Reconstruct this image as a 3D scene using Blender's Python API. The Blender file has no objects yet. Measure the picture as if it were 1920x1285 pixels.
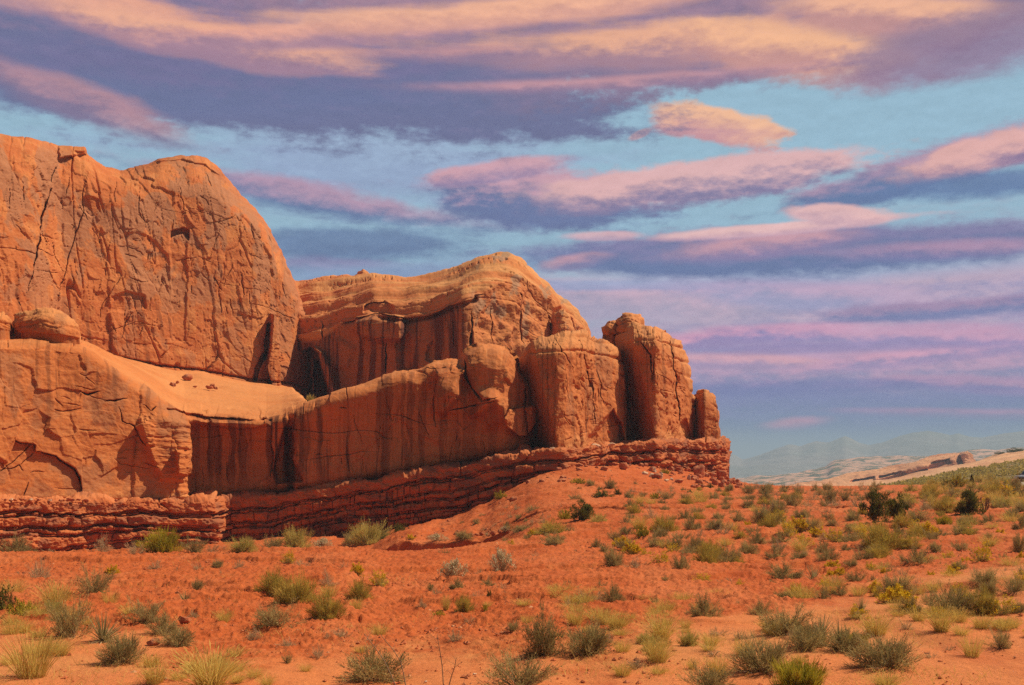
import bpy, math, random
import numpy as np
from mathutils import Vector, Matrix

random.seed(7)
RNG = np.random.default_rng(11)
scene = bpy.context.scene
COL = scene.collection
R = math.radians

# ------------------------------------------------------------------ camera
F = 2059.0          # focal length in photo pixels
YH = 870.0          # photo row of the horizon
EYE = 3.0
cam_d = bpy.data.cameras.new("camera")
cam = bpy.data.objects.new("camera", cam_d)
COL.objects.link(cam)
cam.location = (0, 0, EYE)
cam.rotation_euler = (R(90), 0, 0)
cam_d.sensor_width = 36.0
cam_d.lens = 36.0 * F / 1920.0
cam_d.shift_y = (YH - 642.5) / 1920.0
cam_d.clip_start = 0.2
cam_d.clip_end = 60000.0
scene.camera = cam

# ------------------------------------------------------------------ view, sun
scene.view_settings.view_transform = 'Standard'
scene.view_settings.look = 'None'
scene.view_settings.exposure = 0.10
scene.view_settings.gamma = 1.0
SUN_EL, SUN_AZ = R(52), R(73)      # azimuth clockwise from +Y
sun_d = bpy.data.lights.new("sun", 'SUN')
sun_d.energy = 5.0
sun_d.angle = R(0.5)
sun_d.color = (1.0, 0.90, 0.70)
sun = bpy.data.objects.new("sun", sun_d)
COL.objects.link(sun)
to_sun = Vector((math.sin(SUN_AZ) * math.cos(SUN_EL), math.cos(SUN_AZ) * math.cos(SUN_EL), math.sin(SUN_EL)))
sun.rotation_euler = to_sun.to_track_quat('Z', 'Y').to_euler()
sun.location = (60, 10, 80)


def lin(r, g, b):
    f = lambda c: (c / 255 / 12.92) if c / 255 <= 0.04045 else ((c / 255 + 0.055) / 1.055) ** 2.4
    return (f(r), f(g), f(b), 1.0)


# ------------------------------------------------------------------ node helper
class NT:
    def __init__(self, tree):
        self.t = tree
        self.n = tree.nodes
        self.l = tree.links

    def put(self, sock, v):
        if isinstance(v, bpy.types.NodeSocket):
            self.l.new(v, sock)
        elif v is not None:
            if sock.type == 'VECTOR' and isinstance(v, (int, float)):
                v = (v, v, v)
            if sock.type == 'RGBA' and len(v) == 3:
                v = (*v, 1.0)
            sock.default_value = v

    def m(self, op, a, b=None, c=None, clamp=False):
        n = self.n.new('ShaderNodeMath')
        n.operation = op
        n.use_clamp = clamp
        self.put(n.inputs[0], a)
        if b is not None:
            self.put(n.inputs[1], b)
        if c is not None:
            self.put(n.inputs[2], c)
        return n.outputs[0]

    def vm(self, op, a, b=None):
        n = self.n.new('ShaderNodeVectorMath')
        n.operation = op
        self.put(n.inputs[0], a)
        if b is not None:
            self.put(n.inputs[1], b)
        return n.outputs[0]

    def comb(self, x, y, z=0.0):
        n = self.n.new('ShaderNodeCombineXYZ')
        for s, v in zip(n.inputs, (x, y, z)):
            self.put(s, v)
        return n.outputs[0]

    def sep(self, v):
        n = self.n.new('ShaderNodeSeparateXYZ')
        self.put(n.inputs[0], v)
        return n.outputs

    def noise(self, vec, scale, detail=4.0, rough=0.55, color=False, dist=0.0):
        n = self.n.new('ShaderNodeTexNoise')
        self.put(n.inputs['Vector'], vec)
        n.inputs['Scale'].default_value = scale
        n.inputs['Detail'].default_value = detail
        n.inputs['Roughness'].default_value = rough
        n.inputs['Distortion'].default_value = dist
        return n.outputs['Color'] if color else n.outputs['Fac']

    def ramp(self, x, lo, hi):
        n = self.n.new('ShaderNodeMapRange')
        n.interpolation_type = 'SMOOTHSTEP'
        self.put(n.inputs[0], x)
        self.put(n.inputs[1], lo)
        self.put(n.inputs[2], hi)
        return n.outputs[0]

    def mix(self, fac, a, b, blend='MIX'):
        n = self.n.new('ShaderNodeMix')
        n.data_type = 'RGBA'
        n.blend_type = blend
        self.put(n.inputs[0], fac)
        self.put(n.inputs[6], a)
        self.put(n.inputs[7], b)
        return n.outputs[2]


# ------------------------------------------------------------------ sky
def az_el(px, py):
    az = math.atan((px - 960) / F)
    el = math.atan((YH - py) / F * math.cos(az))
    return az * F / 100, el * F / 100      # in units of about a hundred photo pixels


def build_world():
    w = bpy.data.worlds.new("World")
    scene.world = w
    w.use_nodes = True
    nt = NT(w.node_tree)
    nt.n.clear()
    out = nt.n.new('ShaderNodeOutputWorld')
    bg = nt.n.new('ShaderNodeBackground')
    nt.l.new(bg.outputs[0], out.inputs[0])
    sky = nt.n.new('ShaderNodeTexSky')
    sky.sky_type = 'NISHITA'
    sky.sun_disc = False
    sky.sun_elevation = SUN_EL
    sky.sun_rotation = SUN_AZ
    sky.air_density = 1.0
    sky.dust_density = 0.6
    STR = 0.05
    bg.inputs[1].default_value = STR
    tc = nt.n.new('ShaderNodeTexCoord')
    x, y, z = nt.sep(tc.outputs['Generated'])
    U = nt.m('MULTIPLY', nt.m('ARCTAN2', x, y), F / 100)
    V = nt.m('MULTIPLY', nt.m('ARCSINE', z), F / 100)
    # shared fractal fields in angular space, stretched along the horizon
    wv = nt.comb(nt.m('MULTIPLY', U, 0.33), V, 3.1)
    n1 = nt.m('SUBTRACT', nt.noise(wv, 0.9, 6, 0.55), 0.5)       # broad
    n2 = nt.m('SUBTRACT', nt.noise(nt.comb(nt.m('MULTIPLY', U, 0.5), nt.m('MULTIPLY', V, 1.1), 9.7), 2.2, 7, 0.6), 0.5)   # lumps
    n3 = nt.m('SUBTRACT', nt.noise(nt.comb(nt.m('MULTIPLY', U, 0.22), nt.m('MULTIPLY', V, 1.9), 5.3), 1.3, 6, 0.55, dist=0.4), 0.5)   # streaks
    n4 = nt.m('SUBTRACT', nt.noise(nt.comb(nt.m('MULTIPLY', U, 0.5), nt.m('SUBTRACT', nt.m('MULTIPLY', V, 1.1), 0.10), 9.7), 2.2, 7, 0.6), 0.5)  # lumps shifted
    n5 = nt.m('SUBTRACT', nt.noise(nt.comb(nt.m('MULTIPLY', U, 0.55), V, 2.3), 5.0, 8, 0.62), 0.5)      # fine wisps
    edge = nt.m('SUBTRACT', n2, n4)

    S = lambda r, g, b: tuple(c / STR / 2 ** scene.view_settings.exposure for c in lin(r, g, b)[:3])
    # clear air: the physical sky, pulled to the photographed tones low in the west
    hor = nt.mix(nt.ramp(V, 0.0, 5.2), S(106, 130, 172), S(156, 193, 214))
    hor = nt.mix(nt.ramp(V, -0.2, 0.9), S(122, 156, 178), hor)
    front = nt.m('MULTIPLY', nt.ramp(nt.m('ABSOLUTE', U), 22, 13), nt.ramp(V, 14, 9.5))
    col = nt.mix(nt.m('MULTIPLY', front, 0.9), sky.outputs[0], hor)

    def cloud(px, py, rx, ry, rot, top, bot, op=1.0, a1=0.6, a2=0.3, a3=0.3, soft=0.25, split=0.0, vs=0.7):
        """A cloud bank: centre and half sizes as seen, tilt in degrees, sunlit and shaded tone."""
        nonlocal col
        cu, cv = az_el(px, py)
        c, s = math.cos(R(rot)), math.sin(R(rot))
        du = nt.m('SUBTRACT', U, cu)
        dv = nt.m('SUBTRACT', V, cv)
        rx, ry = rx / 100, ry / 100
        lu = nt.m('ADD', nt.m('MULTIPLY', du, c / rx), nt.m('MULTIPLY', dv, s / rx))
        lv = nt.m('SUBTRACT', nt.m('MULTIPLY', dv, c / ry), nt.m('MULTIPLY', du, s / ry))
        q = nt.m('SQRT', nt.m('ADD', nt.m('MULTIPLY', lu, lu), nt.m('MULTIPLY', lv, lv)))
        q = nt.m('MULTIPLY_ADD', n1, a1 * 2, q)
        q = nt.m('MULTIPLY_ADD', n2, a2 * 2, q)
        q = nt.m('MULTIPLY_ADD', n3, a3 * 2, q)
        q = nt.m('MULTIPLY_ADD', n5, 0.5, q)
        dens = nt.ramp(q, 1.0 + soft, 1.0 - soft)
        lit = nt.m('MULTIPLY_ADD', n3, 1.6, nt.m('SUBTRACT', lv, split))
        lit = nt.m('MULTIPLY_ADD', n2, -1.2, lit)
        lit = nt.m('MULTIPLY_ADD', edge, 2.8, nt.m('MULTIPLY_ADD', n5, 0.9, lit))
        tone = nt.mix(nt.ramp(lit, -vs, vs), bot, top)
        col = nt.mix(nt.m('MULTIPLY', dens, op, clamp=True), col, tone)

    slate, blue = S(104, 108, 150), S(96, 116, 162)
    mauve, pink, peach, gold = S(140, 112, 142), S(214, 156, 168), S(240, 178, 152), S(249, 186, 144)
    veil, lilac = S(172, 160, 188), S(158, 138, 178)
    # low veils and streaks
    cloud(1560, 600, 640, 130, 2, S(204, 170, 194), S(164, 148, 192), 0.85, 0.5, 0.15, 0.6, 0.5, 0.0, 0.5)
    cloud(1700, 700, 500, 74, 2, S(212, 154, 188), S(142, 130, 182), 0.8, 0.5, 0.25, 0.9, 0.5, 0.1, 0.5)
    cloud(1180, 560, 320, 45, -3, S(214, 174, 194), veil, 0.85, 0.4, 0.1, 0.5, 0.5)
    cloud(1200, 535, 330, 9, -1, S(150, 158, 200), S(142, 150, 196), 0.7, 0.4, 0.1, 0.6, 0.5)
    cloud(1480, 508, 460, 22, 0, S(164, 188, 212), S(150, 170, 206), 0.75, 0.5, 0.15, 0.6, 0.5)
    cloud(1540, 560, 260, 26, -6, S(196, 164, 198), S(156, 158, 200), 0.7, 0.5, 0.15, 0.7, 0.5)
    cloud(1500, 775, 520, 45, 0, S(104, 112, 178), S(86, 112, 172), 0.85, 0.4, 0.15, 0.6, 0.5)
    cloud(1380, 676, 140, 16, -3, S(232, 166, 180), S(168, 138, 182), 0.8, 0.5, 0.35, 0.4, 0.3, -0.1, 0.5)
    cloud(1740, 668, 190, 16, 5, S(234, 162, 190), S(160, 132, 184), 0.65, 0.5, 0.4, 0.6, 0.4, 0.0, 0.5)
    cloud(1390, 632, 220, 20, 3, S(228, 152, 184), S(152, 126, 182), 0.85, 0.5, 0.25, 0.6, 0.5, 0.0, 0.5)
    cloud(1650, 630, 300, 20, -3, S(216, 156, 190), S(150, 132, 188), 0.8, 0.5, 0.25, 0.7, 0.5, 0.0, 0.5)
    cloud(1860, 722, 180, 13, -4, S(226, 156, 186), S(150, 120, 182), 0.85, 0.5, 0.3, 0.6, 0.5, 0.0, 0.5)
    cloud(1490, 795, 50, 11, 5, S(224, 138, 176), S(150, 116, 176), 0.85, 0.3, 0.25, 0.3, 0.6)
    cloud(1840, 776, 200, 8, -2, S(196, 128, 178), S(130, 110, 172), 0.7, 0.5, 0.3, 0.6, 0.6)
    cloud(1600, 725, 320, 12, 0, S(98, 98, 172), S(96, 100, 172), 0.6, 0.5, 0.2, 0.8, 0.6)
    cloud(1500, 655, 240, 9, 0, S(134, 120, 182), S(128, 118, 180), 0.6, 0.5, 0.2, 0.8, 0.6)
    cloud(1730, 582, 230, 17, 1, S(160, 128, 170), S(104, 114, 170), 0.85, 0.45, 0.4, 0.6, 0.35, 0.0, 0.5)
    # left middle
    cloud(700, 290, 420, 90, -6, S(158, 176, 208), S(148, 162, 200), 0.75, 0.7, 0.1, 0.6, 0.6)
    cloud(620, 380, 300, 26, -7, S(184, 146, 172), blue, 0.95, 0.6, 0.3, 0.5, 0.4, 0.1)
    cloud(680, 462, 190, 34, 2, S(100, 124, 166), S(90, 112, 158), 0.9, 0.5, 0.3, 0.4, 0.4)
    cloud(620, 502, 170, 18, 0, S(140, 126, 172), S(110, 126, 172), 0.7, 0.4, 0.2, 0.5, 0.5)
    cloud(800, 510, 320, 20, 5, S(140, 164, 200), S(130, 150, 192), 0.7, 0.4, 0.1, 0.5, 0.6)
    # middle band, pink crown over a blue belly
    cloud(1040, 372, 250, 56, 0, S(206, 156, 172), S(98, 110, 158), 0.95, 0.35, 0.4, 0.4, 0.22, 0.25, 0.6)
    cloud(1290, 345, 330, 42, 4, S(230, 180, 180), S(134, 122, 162), 0.97, 0.35, 0.45, 0.25, 0.2, -0.25, 0.6)
    cloud(930, 322, 140, 20, 8, S(212, 160, 172), S(150, 130, 168), 0.95, 0.35, 0.4, 0.3, 0.25, -0.2)
    cloud(1730, 322, 260, 36, 11, S(176, 140, 168), S(92, 114, 162), 0.95, 0.4, 0.45, 0.3, 0.25, 0.3)
    cloud(1850, 290, 160, 32, 9, S(232, 176, 170), S(150, 122, 158), 0.97, 0.3, 0.5, 0.2, 0.2, -0.3)
    cloud(1840, 345, 140, 22, 0, S(96, 120, 166), S(90, 116, 164), 0.9, 0.3, 0.4, 0.3, 0.4)
    # second band
    cloud(1480, 472, 500, 42, 0, S(126, 118, 164), S(94, 112, 162), 0.96, 0.35, 0.25, 0.35, 0.3, 0.1)
    cloud(1430, 462, 150, 20, 4, S(212, 156, 168), S(140, 122, 166), 0.9, 0.4, 0.5, 0.4, 0.4, 0.0)
    cloud(1780, 470, 180, 15, -1, S(180, 140, 172), S(120, 116, 166), 0.85, 0.4, 0.5, 0.5, 0.5, 0.0)
    cloud(1070, 494, 60, 15, 8, S(200, 150, 166), S(130, 124, 168), 0.9, 0.3, 0.5, 0.3, 0.4, 0.0)
    cloud(1470, 428, 220, 11, 2, S(238, 190, 188), S(210, 166, 182), 0.97, 0.3, 0.35, 0.3, 0.3, -0.3)
    cloud(1570, 404, 100, 18, -6, S(238, 188, 186), S(208, 166, 180), 0.97, 0.3, 0.4, 0.2, 0.25, -0.3)
    cloud(1130, 443, 70, 8, 0, S(226, 180, 188), S(196, 164, 186), 0.9, 0.3, 0.3, 0.3, 0.4, -0.3)
    # small golden puff
    cloud(1345, 232, 122, 34, -12, S(248, 188, 148), S(206, 148, 156), 0.97, 0.5, 0.7, 0.25, 0.2, -0.2, 0.9)
    cloud(1200, 252, 18, 6, 20, S(238, 176, 160), S(216, 160, 160), 0.8, 0.3, 0.4, 0.2, 0.4)
    # the great bank along the top
    cloud(300, 90, 900, 130, -3, S(148, 120, 150), S(106, 110, 150), 1.0, 0.35, 0.2, 0.3, 0.16, 0.35, 0.8)
    cloud(1300, -10, 900, 155, 2, S(168, 130, 148), S(136, 116, 146), 1.0, 0.35, 0.2, 0.25, 0.16, 0.0, 0.8)
    cloud(420, 150, 640, 62, 4, S(112, 108, 150), S(104, 112, 154), 0.9, 0.4, 0.1, 0.3, 0.4)
    cloud(160, 195, 180, 30, -14, S(186, 138, 150), S(128, 112, 146), 0.9, 0.4, 0.3, 0.4, 0.4, 0.0)
    cloud(240, 32, 330, 36, -7, S(240, 170, 142), S(190, 142, 152), 0.95, 0.5, 0.3, 0.7, 0.4, 0.0)
    cloud(380, 78, 280, 30, -4, S(240, 174, 144), S(160, 124, 148), 0.92, 0.5, 0.4, 0.9, 0.4, 0.0)
    cloud(700, 60, 380, 20, 6, S(240, 170, 148), S(170, 130, 150), 0.92, 0.4, 0.3, 0.6, 0.4, 0.0)
    cloud(980, 22, 420, 24, 4, S(247, 182, 148), S(220, 160, 145), 0.95, 0.4, 0.3, 0.7, 0.4, -0.1)
    cloud(1180, 90, 360, 34, 0, S(244, 178, 142), S(170, 130, 146), 0.92, 0.5, 0.4, 0.9, 0.4, 0.1)
    cloud(1480, 95, 190, 46, -12, S(249, 186, 144), S(206, 150, 144), 0.95, 0.5, 0.5, 0.5, 0.4, -0.1)
    cloud(1640, 22, 200, 34, -10, S(247, 184, 148), S(200, 146, 144), 0.92, 0.5, 0.5, 0.5, 0.4, -0.1)
    cloud(860, 100, 170, 14, 3, S(200, 146, 150), S(150, 122, 150), 0.8, 0.4, 0.4, 0.7, 0.5, 0.0)
    cloud(1800, 90, 190, 46, 6, S(150, 124, 150), S(146, 120, 152), 0.9, 0.4, 0.3, 0.3, 0.4, 0.0)
    cloud(1120, 158, 320, 12, 1, S(206, 150, 158), S(150, 122, 152), 0.8, 0.4, 0.3, 0.5, 0.5, 0.0)
    mott = nt.m('MULTIPLY_ADD', nt.m('ADD', n5, nt.m('MULTIPLY', edge, 1.5)), 0.2, 1.0)
    col = nt.mix(front, col, nt.mix(1.0, col, nt.comb(mott, mott, mott), 'MULTIPLY'))
    nt.l.new(col, bg.inputs[0])


build_world()


# ------------------------------------------------------------------ numeric helpers
def P(px, py, d):
    px, py, d = np.broadcast_arrays(np.asarray(px, float), np.asarray(py, float), np.asarray(d, float))
    return np.stack([d * (px - 960) / F, d, EYE + d * (YH - py) / F], -1)


_perm = np.random.default_rng(5).permutation(256)
_perm = np.concatenate([_perm, _perm, _perm])
_grad = np.array([[1, 1, 0], [-1, 1, 0], [1, -1, 0], [-1, -1, 0], [1, 0, 1], [-1, 0, 1], [1, 0, -1], [-1, 0, -1],
                  [0, 1, 1], [0, -1, 1], [0, 1, -1], [0, -1, -1], [1, 1, 0], [-1, 1, 0], [0, -1, 1], [0, -1, -1]], np.float32)


def noise3(x, y, z):
    x, y, z = np.broadcast_arrays(np.asarray(x, np.float32), np.asarray(y, np.float32), np.asarray(z, np.float32))
    ix, iy, iz = np.floor(x).astype(np.int32), np.floor(y).astype(np.int32), np.floor(z).astype(np.int32)
    fx, fy, fz = x - ix, y - iy, z - iz
    u, v, w = (t * t * t * (t * (t * 6 - 15) + 10) for t in (fx, fy, fz))
    ix &= 255; iy &= 255; iz &= 255
    res = 0
    for a in (0, 1):
        pa = _perm[ix + a]
        wa = u if a else 1 - u
        for b in (0, 1):
            pb = _perm[pa + iy + b]
            wb = v if b else 1 - v
            for c in (0, 1):
                g = _grad[_perm[pb + iz + c] & 15]
                wc = w if c else 1 - w
                res = res + wa * wb * wc * (g[..., 0] * (fx - a) + g[..., 1] * (fy - b) + g[..., 2] * (fz - c))
    return res


def fbm(x, y, z, octaves=4, gain=0.5):
    r, a, f = 0, 1.0, 1.0
    for i in range(octaves):
        r = r + a * noise3(x * f + 17.3 * i, y * f + 3.1 * i, z * f + 7.7 * i)
        a *= gain
        f *= 2.03
    return r


def hash2(ix, iy, k):
    h = (ix.astype(np.int64) * 374761393 + iy.astype(np.int64) * 668265263 + k * 2147483647 + 12345) & 0x7fffffff
    h = ((h ^ (h >> 13)) * 1274126177) & 0x7fffffff
    return ((h ^ (h >> 16)) & 0xffff) / 65535.0


def voronoi(x, y, k=0):
    """F1, F2-F1 and four random numbers of the nearest cell."""
    ix, iy = np.floor(x).astype(np.int64), np.floor(y).astype(np.int64)
    best = np.full(x.shape, 9.0); second = np.full(x.shape, 9.0)
    bx = np.zeros(x.shape, np.int64); by = np.zeros(x.shape, np.int64)
    for a in (-1, 0, 1):
        for b in (-1, 0, 1):
            cx, cy = ix + a, iy + b
            px = cx + 0.15 + 0.7 * hash2(cx, cy, k + 1)
            py = cy + 0.15 + 0.7 * hash2(cx, cy, k + 2)
            d = np.hypot(x - px, y - py)
            closer = d < best
            second = np.where(closer, best, np.minimum(second, d))
            bx = np.where(closer, cx, bx); by = np.where(closer, cy, by)
            best = np.where(closer, d, best)
    ox = bx + 0.15 + 0.7 * hash2(bx, by, k + 1)
    oy = by + 0.15 + 0.7 * hash2(bx, by, k + 2)
    return best, second - best, hash2(bx, by, k + 3), hash2(bx, by, k + 4), x - ox, y - oy, hash2(bx, by, k + 5)


def sm(a, b, x):
    t = np.clip((x - a) / (b - a), 0, 1)
    return t * t * (3 - 2 * t)


def curve(pts):
    xs, ys = zip(*pts)
    return lambda p: np.interp(p, xs, ys)


def scurve(pts, width):
    """Like curve() but with its corners rounded over WIDTH photo pixels."""
    f = curve(pts)
    return lambda p: sum(f(np.asarray(p, float) + o * width) for o in (-0.5, -0.25, 0, 0.25, 0.5)) / 5


def dist_line(X, Y, pts):
    d = np.full(np.broadcast(X, Y).shape, 1e9)
    for (x0, y0), (x1, y1) in zip(pts, pts[1:]):
        dx, dy = x1 - x0, y1 - y0
        t = np.clip(((X - x0) * dx + (Y - y0) * dy) / (dx * dx + dy * dy), 0, 1)
        d = np.minimum(d, np.hypot(X - x0 - t * dx, Y - y0 - t * dy))
    return d


def crack_line(X, Y, pts, w, seed=0.0):
    """A fracture that thins out to nothing at both ends, with a jagged course: 0..1."""
    jx = noise3(X * 0.12, Y * 0.12, seed) * 1.2 + noise3(X * 0.05, Y * 0.05, seed + 3) * 2.5
    jy = noise3(X * 0.12, Y * 0.12, seed + 7) * 1.2
    X, Y = X + jx, Y + jy
    seg = [math.hypot(b[0] - a[0], b[1] - a[1]) for a, b in zip(pts, pts[1:])]
    tot, acc = sum(seg), 0.0
    d = np.full(np.broadcast(X, Y).shape, 1e9); tt = np.zeros(d.shape)
    for (a, b), L in zip(zip(pts, pts[1:]), seg):
        dx, dy = b[0] - a[0], b[1] - a[1]
        t = np.clip(((X - a[0]) * dx + (Y - a[1]) * dy) / (L * L), 0, 1)
        q = np.hypot(X - a[0] - t * dx, Y - a[1] - t * dy)
        k = q < d
        d = np.where(k, q, d); tt = np.where(k, (acc + t * L) / tot, tt)
        acc += L
    ww = w * (0.2 + 0.8 * np.clip(2.4 * np.minimum(tt, 1 - tt), 0, 1)) * (0.7 + 0.6 * noise3(X * 0.04, Y * 0.04, seed + 11))
    return np.exp(-(d / np.maximum(ww, 0.35)) ** 2) * np.clip(6 * np.minimum(tt, 1 - tt) + 0.15, 0, 1)


def add_crack(d, X, Y, pts, w, dep, seed):
    xs = [p[0] for p in pts]; ys = [p[1] for p in pts]
    m = 10 + 3 * w
    k = np.nonzero((X > min(xs) - m) & (X < max(xs) + m) & (Y > min(ys) - m) & (Y < max(ys) + m))
    if len(k[0]):
        d[k] += dep * crack_line(X[k], Y[k], pts, w, seed)


def random_cracks(d, X, Y, poly, n, seed, length=(18, 80), w=(0.7, 1.3), dep=(0.15, 0.5), steep=0.8):
    """Hairline joints: most of them steep, some running across."""
    rr = random.Random(seed)
    xs = [p[0] for p in poly]; ys = [p[1] for p in poly]
    for i in range(n):
        for _ in range(50):
            x, y = rr.uniform(min(xs), max(xs)), rr.uniform(min(ys), max(ys))
            if inside(np.array([x]), np.array([y]), poly)[0]:
                break
        a = math.radians(rr.gauss(88, 9)) if rr.random() < steep else math.radians(rr.gauss(12, 16))
        L = rr.uniform(*length) * (1.0 if rr.random() < 0.5 else 0.5)
        pts = [(x, y)]
        for _ in range(4):
            a += rr.gauss(0, 0.16)
            pts.append((pts[-1][0] + math.cos(a) * L / 4, pts[-1][1] + math.sin(a) * L / 4))
        add_crack(d, X, Y, pts, rr.uniform(*w), rr.uniform(*dep), seed + i * 0.7)


def inside(X, Y, pts):
    c = np.zeros(np.broadcast(X, Y).shape, bool)
    n = len(pts)
    for i in range(n):
        x0, y0 = pts[i]; x1, y1 = pts[(i + 1) % n]
        if y0 == y1:
            continue
        c ^= ((y0 > Y) != (y1 > Y)) & (X < (x1 - x0) * (Y - y0) / (y1 - y0) + x0)
    return c


def soft_in(X, Y, pts, w):
    """1 inside the outline, 0 outside, a ramp of half width W photo pixels between."""
    d = dist_line(X, Y, pts + [pts[0]])
    s = np.where(inside(X, Y, pts), d, -d)
    return sm(-w, w, s)


def make_mesh(name, V, faces_flat, counts, smooth=True, mask=None, mat=None, fattr=None):
    me = bpy.data.meshes.new(name)
    V = np.asarray(V, np.float32).reshape(-1, 3)
    faces_flat = np.asarray(faces_flat, np.int32)
    counts = np.asarray(counts, np.int32)
    me.vertices.add(len(V)); me.vertices.foreach_set('co', V.ravel())
    me.loops.add(len(faces_flat)); me.loops.foreach_set('vertex_index', faces_flat)
    me.polygons.add(len(counts))
    me.polygons.foreach_set('loop_start', np.concatenate([[0], np.cumsum(counts)[:-1]]).astype(np.int32))
    me.polygons.foreach_set('use_smooth', np.full(len(counts), smooth))
    if mask is not None:
        a = me.attributes.new('mask', 'FLOAT_COLOR', 'POINT')
        a.data.foreach_set('color', np.asarray(mask, np.float32).reshape(-1))
    if fattr is not None:
        me.polygons.foreach_set('material_index', np.asarray(fattr, np.int32))
    me.update(calc_edges=True)
    me.validate()
    for q in (mat if isinstance(mat, (list, tuple)) else [mat]):
        if q:
            me.materials.append(q)
    return me


def grid_faces(nr, nc):
    i = np.arange(nr - 1)[:, None] * nc + np.arange(nc - 1)[None, :]
    return np.stack([i, i + 1, i + nc + 1, i + nc], -1).reshape(-1, 4)


def grid_mesh(name, V, mask=None, mat=None, caps=False, smooth=True):
    nr, nc = V.shape[:2]
    f = grid_faces(nr, nc)
    flat, counts = f.reshape(-1), np.full(len(f), 4)
    if caps:
        left = (np.arange(nr) * nc)
        right = (np.arange(nr) * nc + nc - 1)[::-1]
        flat = np.concatenate([flat, left, right]); counts = np.concatenate([counts, [nr, nr]])
    return make_mesh(name, V, flat, counts, smooth, mask, mat)


def link(name, data, parent=None, label=None, cat=None, group=None, kind=None):
    o = bpy.data.objects.new(name, data)
    COL.objects.link(o)
    o.parent = parent
    for k, v in (('label', label), ('category', cat), ('group', group), ('kind', kind)):
        if v:
            o[k] = v
    return o


def normals(V):
    du = np.gradient(V, axis=1); dv = np.gradient(V, axis=0)
    n = np.cross(du, dv)
    n /= np.maximum(np.linalg.norm(n, axis=-1, keepdims=True), 1e-9)
    return n


# ------------------------------------------------------------------ materials
def new_mat(name):
    m = bpy.data.materials.new(name)
    m.use_nodes = True
    nt = NT(m.node_tree)
    bsdf = nt.n['Principled BSDF']
    bsdf.inputs['Roughness'].default_value = 0.9
    bsdf.inputs['Specular IOR Level'].default_value = 0.15
    return m, nt, bsdf


def position(nt):
    return nt.n.new('ShaderNodeNewGeometry').outputs['Position']


def mask_attr(nt):
    a = nt.n.new('ShaderNodeAttribute')
    a.attribute_name = 'mask'
    s = nt.n.new('ShaderNodeSeparateColor')
    nt.l.new(a.outputs['Color'], s.inputs[0])
    return s.outputs


def bump(nt, bsdf, h, strength, dist):
    b = nt.n.new('ShaderNodeBump')
    b.inputs['Strength'].default_value = strength
    b.inputs['Distance'].default_value = dist
    nt.l.new(h, b.inputs['Height'])
    nt.l.new(b.outputs[0], bsdf.inputs['Normal'])


def rock_material(name, base, warm, pale, varnish_shade, patina, scale=1.0):
    """Sandstone: base and warm tones mixed in beds and blotches; mask R = dark streaks and painted-in shade, G = grey patina, B = pale bleached rock."""
    m, nt, bsdf = new_mat(name)
    p = position(nt)
    x, y, z = nt.sep(p)
    r, g, b = mask_attr(nt)[:3]
    blot = nt.noise(p, 0.35 * scale, 6, 0.6)
    beds = nt.noise(nt.comb(nt.m('MULTIPLY', x, 0.06), nt.m('MULTIPLY', y, 0.06), z), 2.2 * scale, 5, 0.65)
    fine = nt.noise(p, 5.0 * scale, 6, 0.7)
    c = nt.mix(nt.ramp(blot, 0.35, 0.68), base, warm)
    c = nt.mix(nt.m('MULTIPLY', nt.ramp(beds, 0.45, 0.75), 0.35), c, pale)
    c = nt.mix(b, c, pale)
    c = nt.mix(g, c, patina)
    c = nt.mix(r, c, varnish_shade)
    k = nt.m('MULTIPLY_ADD', fine, 0.55, 0.73)
    k3 = nt.comb(k, k, k)
    c = nt.mix(1.0, c, k3, 'MULTIPLY')
    nt.l.new(c, bsdf.inputs['Base Color'])
    bump(nt, bsdf, nt.m('ADD', fine, nt.m('MULTIPLY', nt.noise(p, 17 * scale, 4, 0.7), 0.5)), 0.4, 0.07 / scale)
    return m


M_cliff = rock_material('cliff_rock', (0.49, 0.130, 0.036), (0.55, 0.165, 0.048), (0.62, 0.25, 0.08), (0.16, 0.045, 0.02), (0.40, 0.155, 0.07))
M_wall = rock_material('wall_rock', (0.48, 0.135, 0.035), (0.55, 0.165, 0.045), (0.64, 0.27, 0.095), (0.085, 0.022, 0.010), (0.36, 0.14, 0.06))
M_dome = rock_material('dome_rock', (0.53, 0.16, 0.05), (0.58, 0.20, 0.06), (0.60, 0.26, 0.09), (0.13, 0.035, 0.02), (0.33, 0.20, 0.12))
M_strata = rock_material('strata_rock', (0.43, 0.11, 0.034), (0.51, 0.145, 0.044), (0.56, 0.19, 0.07), (0.16, 0.05, 0.03), (0.29, 0.095, 0.045), 1.6)
M_boulder = rock_material('boulder_rock', (0.42, 0.10, 0.035), (0.50, 0.14, 0.05), (0.62, 0.33, 0.17), (0.1, 0.03, 0.02), (0.3, 0.15, 0.1), 2.5)
M_pale_rock = rock_material('pale_boulder_rock', (0.60, 0.34, 0.19), (0.66, 0.40, 0.24), (0.72, 0.5, 0.34), (0.3, 0.15, 0.08), (0.5, 0.3, 0.2), 2.5)


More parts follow.
